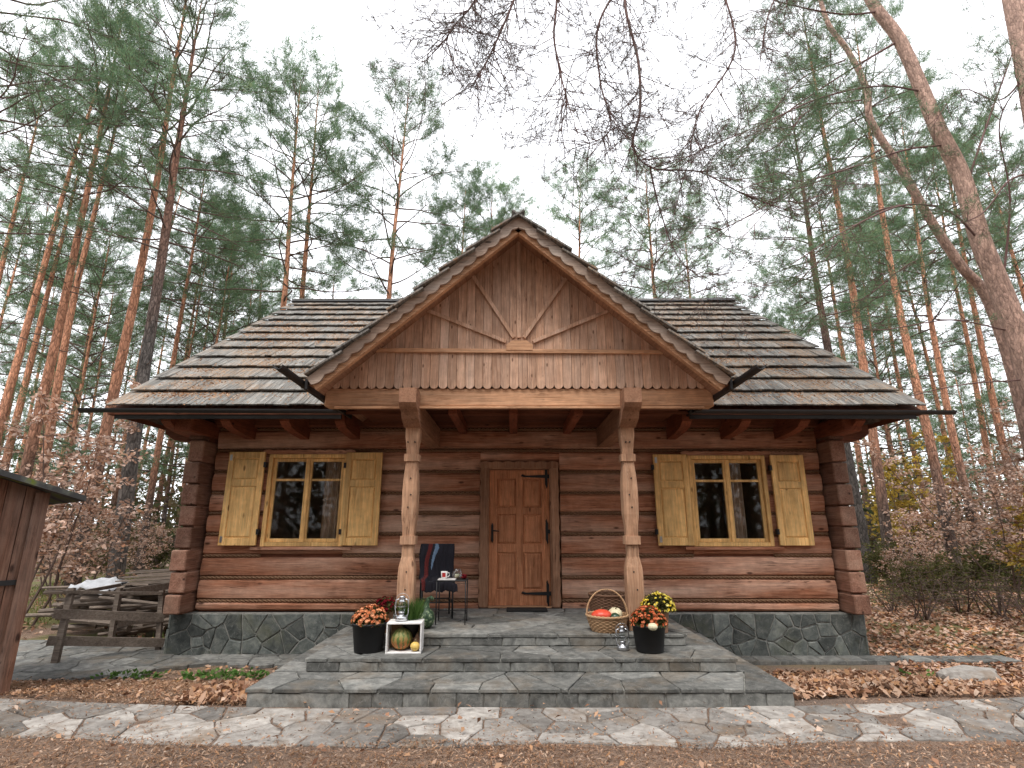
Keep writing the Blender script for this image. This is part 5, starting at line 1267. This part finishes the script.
litter('bark_chips',26000,(-6.5,7.5),(2.9,6.4),M['litter_red'],.020,.012,'small bark chips and grit on the front ground','bark chips',lambda x,y:not insteps(x,y) and (not onstone(x,y) or random.random()<.25),.01,.5)
# needles on the roof, in drifts
def roof_litter():
    n=60000; u=rng.uniform(RX0+.3,RX1-.3,n); v=rng.uniform(.0,1,n)*SL*.97
    k=[]
    for a,b in zip(u,v):
        t=b/SL; cl=cln(a*.8,b*.9+a*.3,.9); row=min(12,int(np.searchsorted(ed,b)-1)); fr=(b-ed[row])/(ed[row+1]-ed[row])
        side=(1.0 if a<0 else .55); prob=(cl**1.6)*side*(.35+.65*fr)*(1 if .05<t<.72 else .45)
        k.append(random.random()<prob and RX0+IN*t+.1<a<RX1-IN*t-.1 and not(abs(a-pc)<2.6-(b*.766)*.0 and b*SD.y+EY<10.2 and abs(a-pc)<PXH-max(0,(EZ+b*SD.z-PT))*PXH/rise))
    k=np.array(k); u=u[k]; v=v[k]; n=len(u)
    row=np.clip(np.searchsorted(ed,v)-1,0,12); fr=(v-ed[row])/(ed[row+1]-ed[row]); nrm=.068-.045*fr
    o_=np.array([0,EY,EZ]); pts=o_+u[:,None]*np.array([1,0,0])+v[:,None]*np.array(SD)+nrm[:,None]*np.array(SN)
    a=rng.uniform(0,np.pi,n); U=np.array([[1,0,0]]);Vv=np.array(SD)[None]; d=np.cos(a)[:,None]*U+np.sin(a)[:,None]*Vv; s_=-np.sin(a)[:,None]*U+np.cos(a)[:,None]*Vv; L=.06*rng.uniform(.6,1.5,(n,1)); Wd=.013*rng.uniform(.6,1.6,(n,1)); nn=np.array(SN)[None]
    V=np.stack([pts-d*L/2,pts+s_*Wd,pts+d*L/2+nn*.012,pts-s_*Wd],1).reshape(-1,3)
    o=npmesh('pine_needles',V,np.arange(4*n).reshape(-1,4),M['needles_dry'],None,4); tag(o,'drifts of fallen brown needles lying on the cabin roof','pine needles',kind='stuff')
roof_litter()
# ivy-like ground plants on the bank
def plants(cx,cy,n,r,label):
    a=rng.uniform(0,2*np.pi,n); q=np.sqrt(rng.uniform(0,1,n))*r; x=cx+q*np.cos(a)*1.6; y=cy+q*np.sin(a)*.6; z=np.array([gz(i,j) for i,j in zip(x,y)])+rng.uniform(.01,.09,n); V,Fq=leafcloud(np.stack([x,y,z],1),np.stack([np.cos(a),np.sin(a),np.full(n,.4)],1),.055,.045,.5)
    o=npmesh('ground_cover',V,Fq,M['green'],None,4); tag(o,label,'ground cover',kind='stuff')
p=on(225,672,-.17); plants(p.x,p.y,240,.34,'green creeping plants on the bank below the left foundation')
p=on(130,673,-.17); plants(p.x,p.y,90,.26,'sparse green creeping plants on the bank below the railing')
p=on(918,672,-.18); plants(p.x,p.y,24,.12,'small green seedling beside the slab edging on the right')
def grass():
    n=26000; x=np.concatenate([rng.uniform(-15,-5.2,n//2),rng.uniform(6.5,18,n//2)]); y=rng.uniform(9.5,24,n)
    k=np.array([cln(a+3,b,.35)>.45 and random.random()<(1 if a<0 else .6) and (a<0 or b>14.5) for a,b in zip(x,y)]); x=x[k];y=y[k];n=len(x); z=np.array([gz(a,b) for a,b in zip(x,y)])
    d=np.stack([rng.normal(0,.35,n),rng.normal(0,.35,n),np.ones(n)],1); V,Fq=leafcloud(np.stack([x,y,z],1),d,.16,.014,.15)
    o=npmesh('grass',V,Fq,M['grass'],None,4); tag(o,'thin yellow green grass and moss between the trees','grass',kind='stuff')
grass()
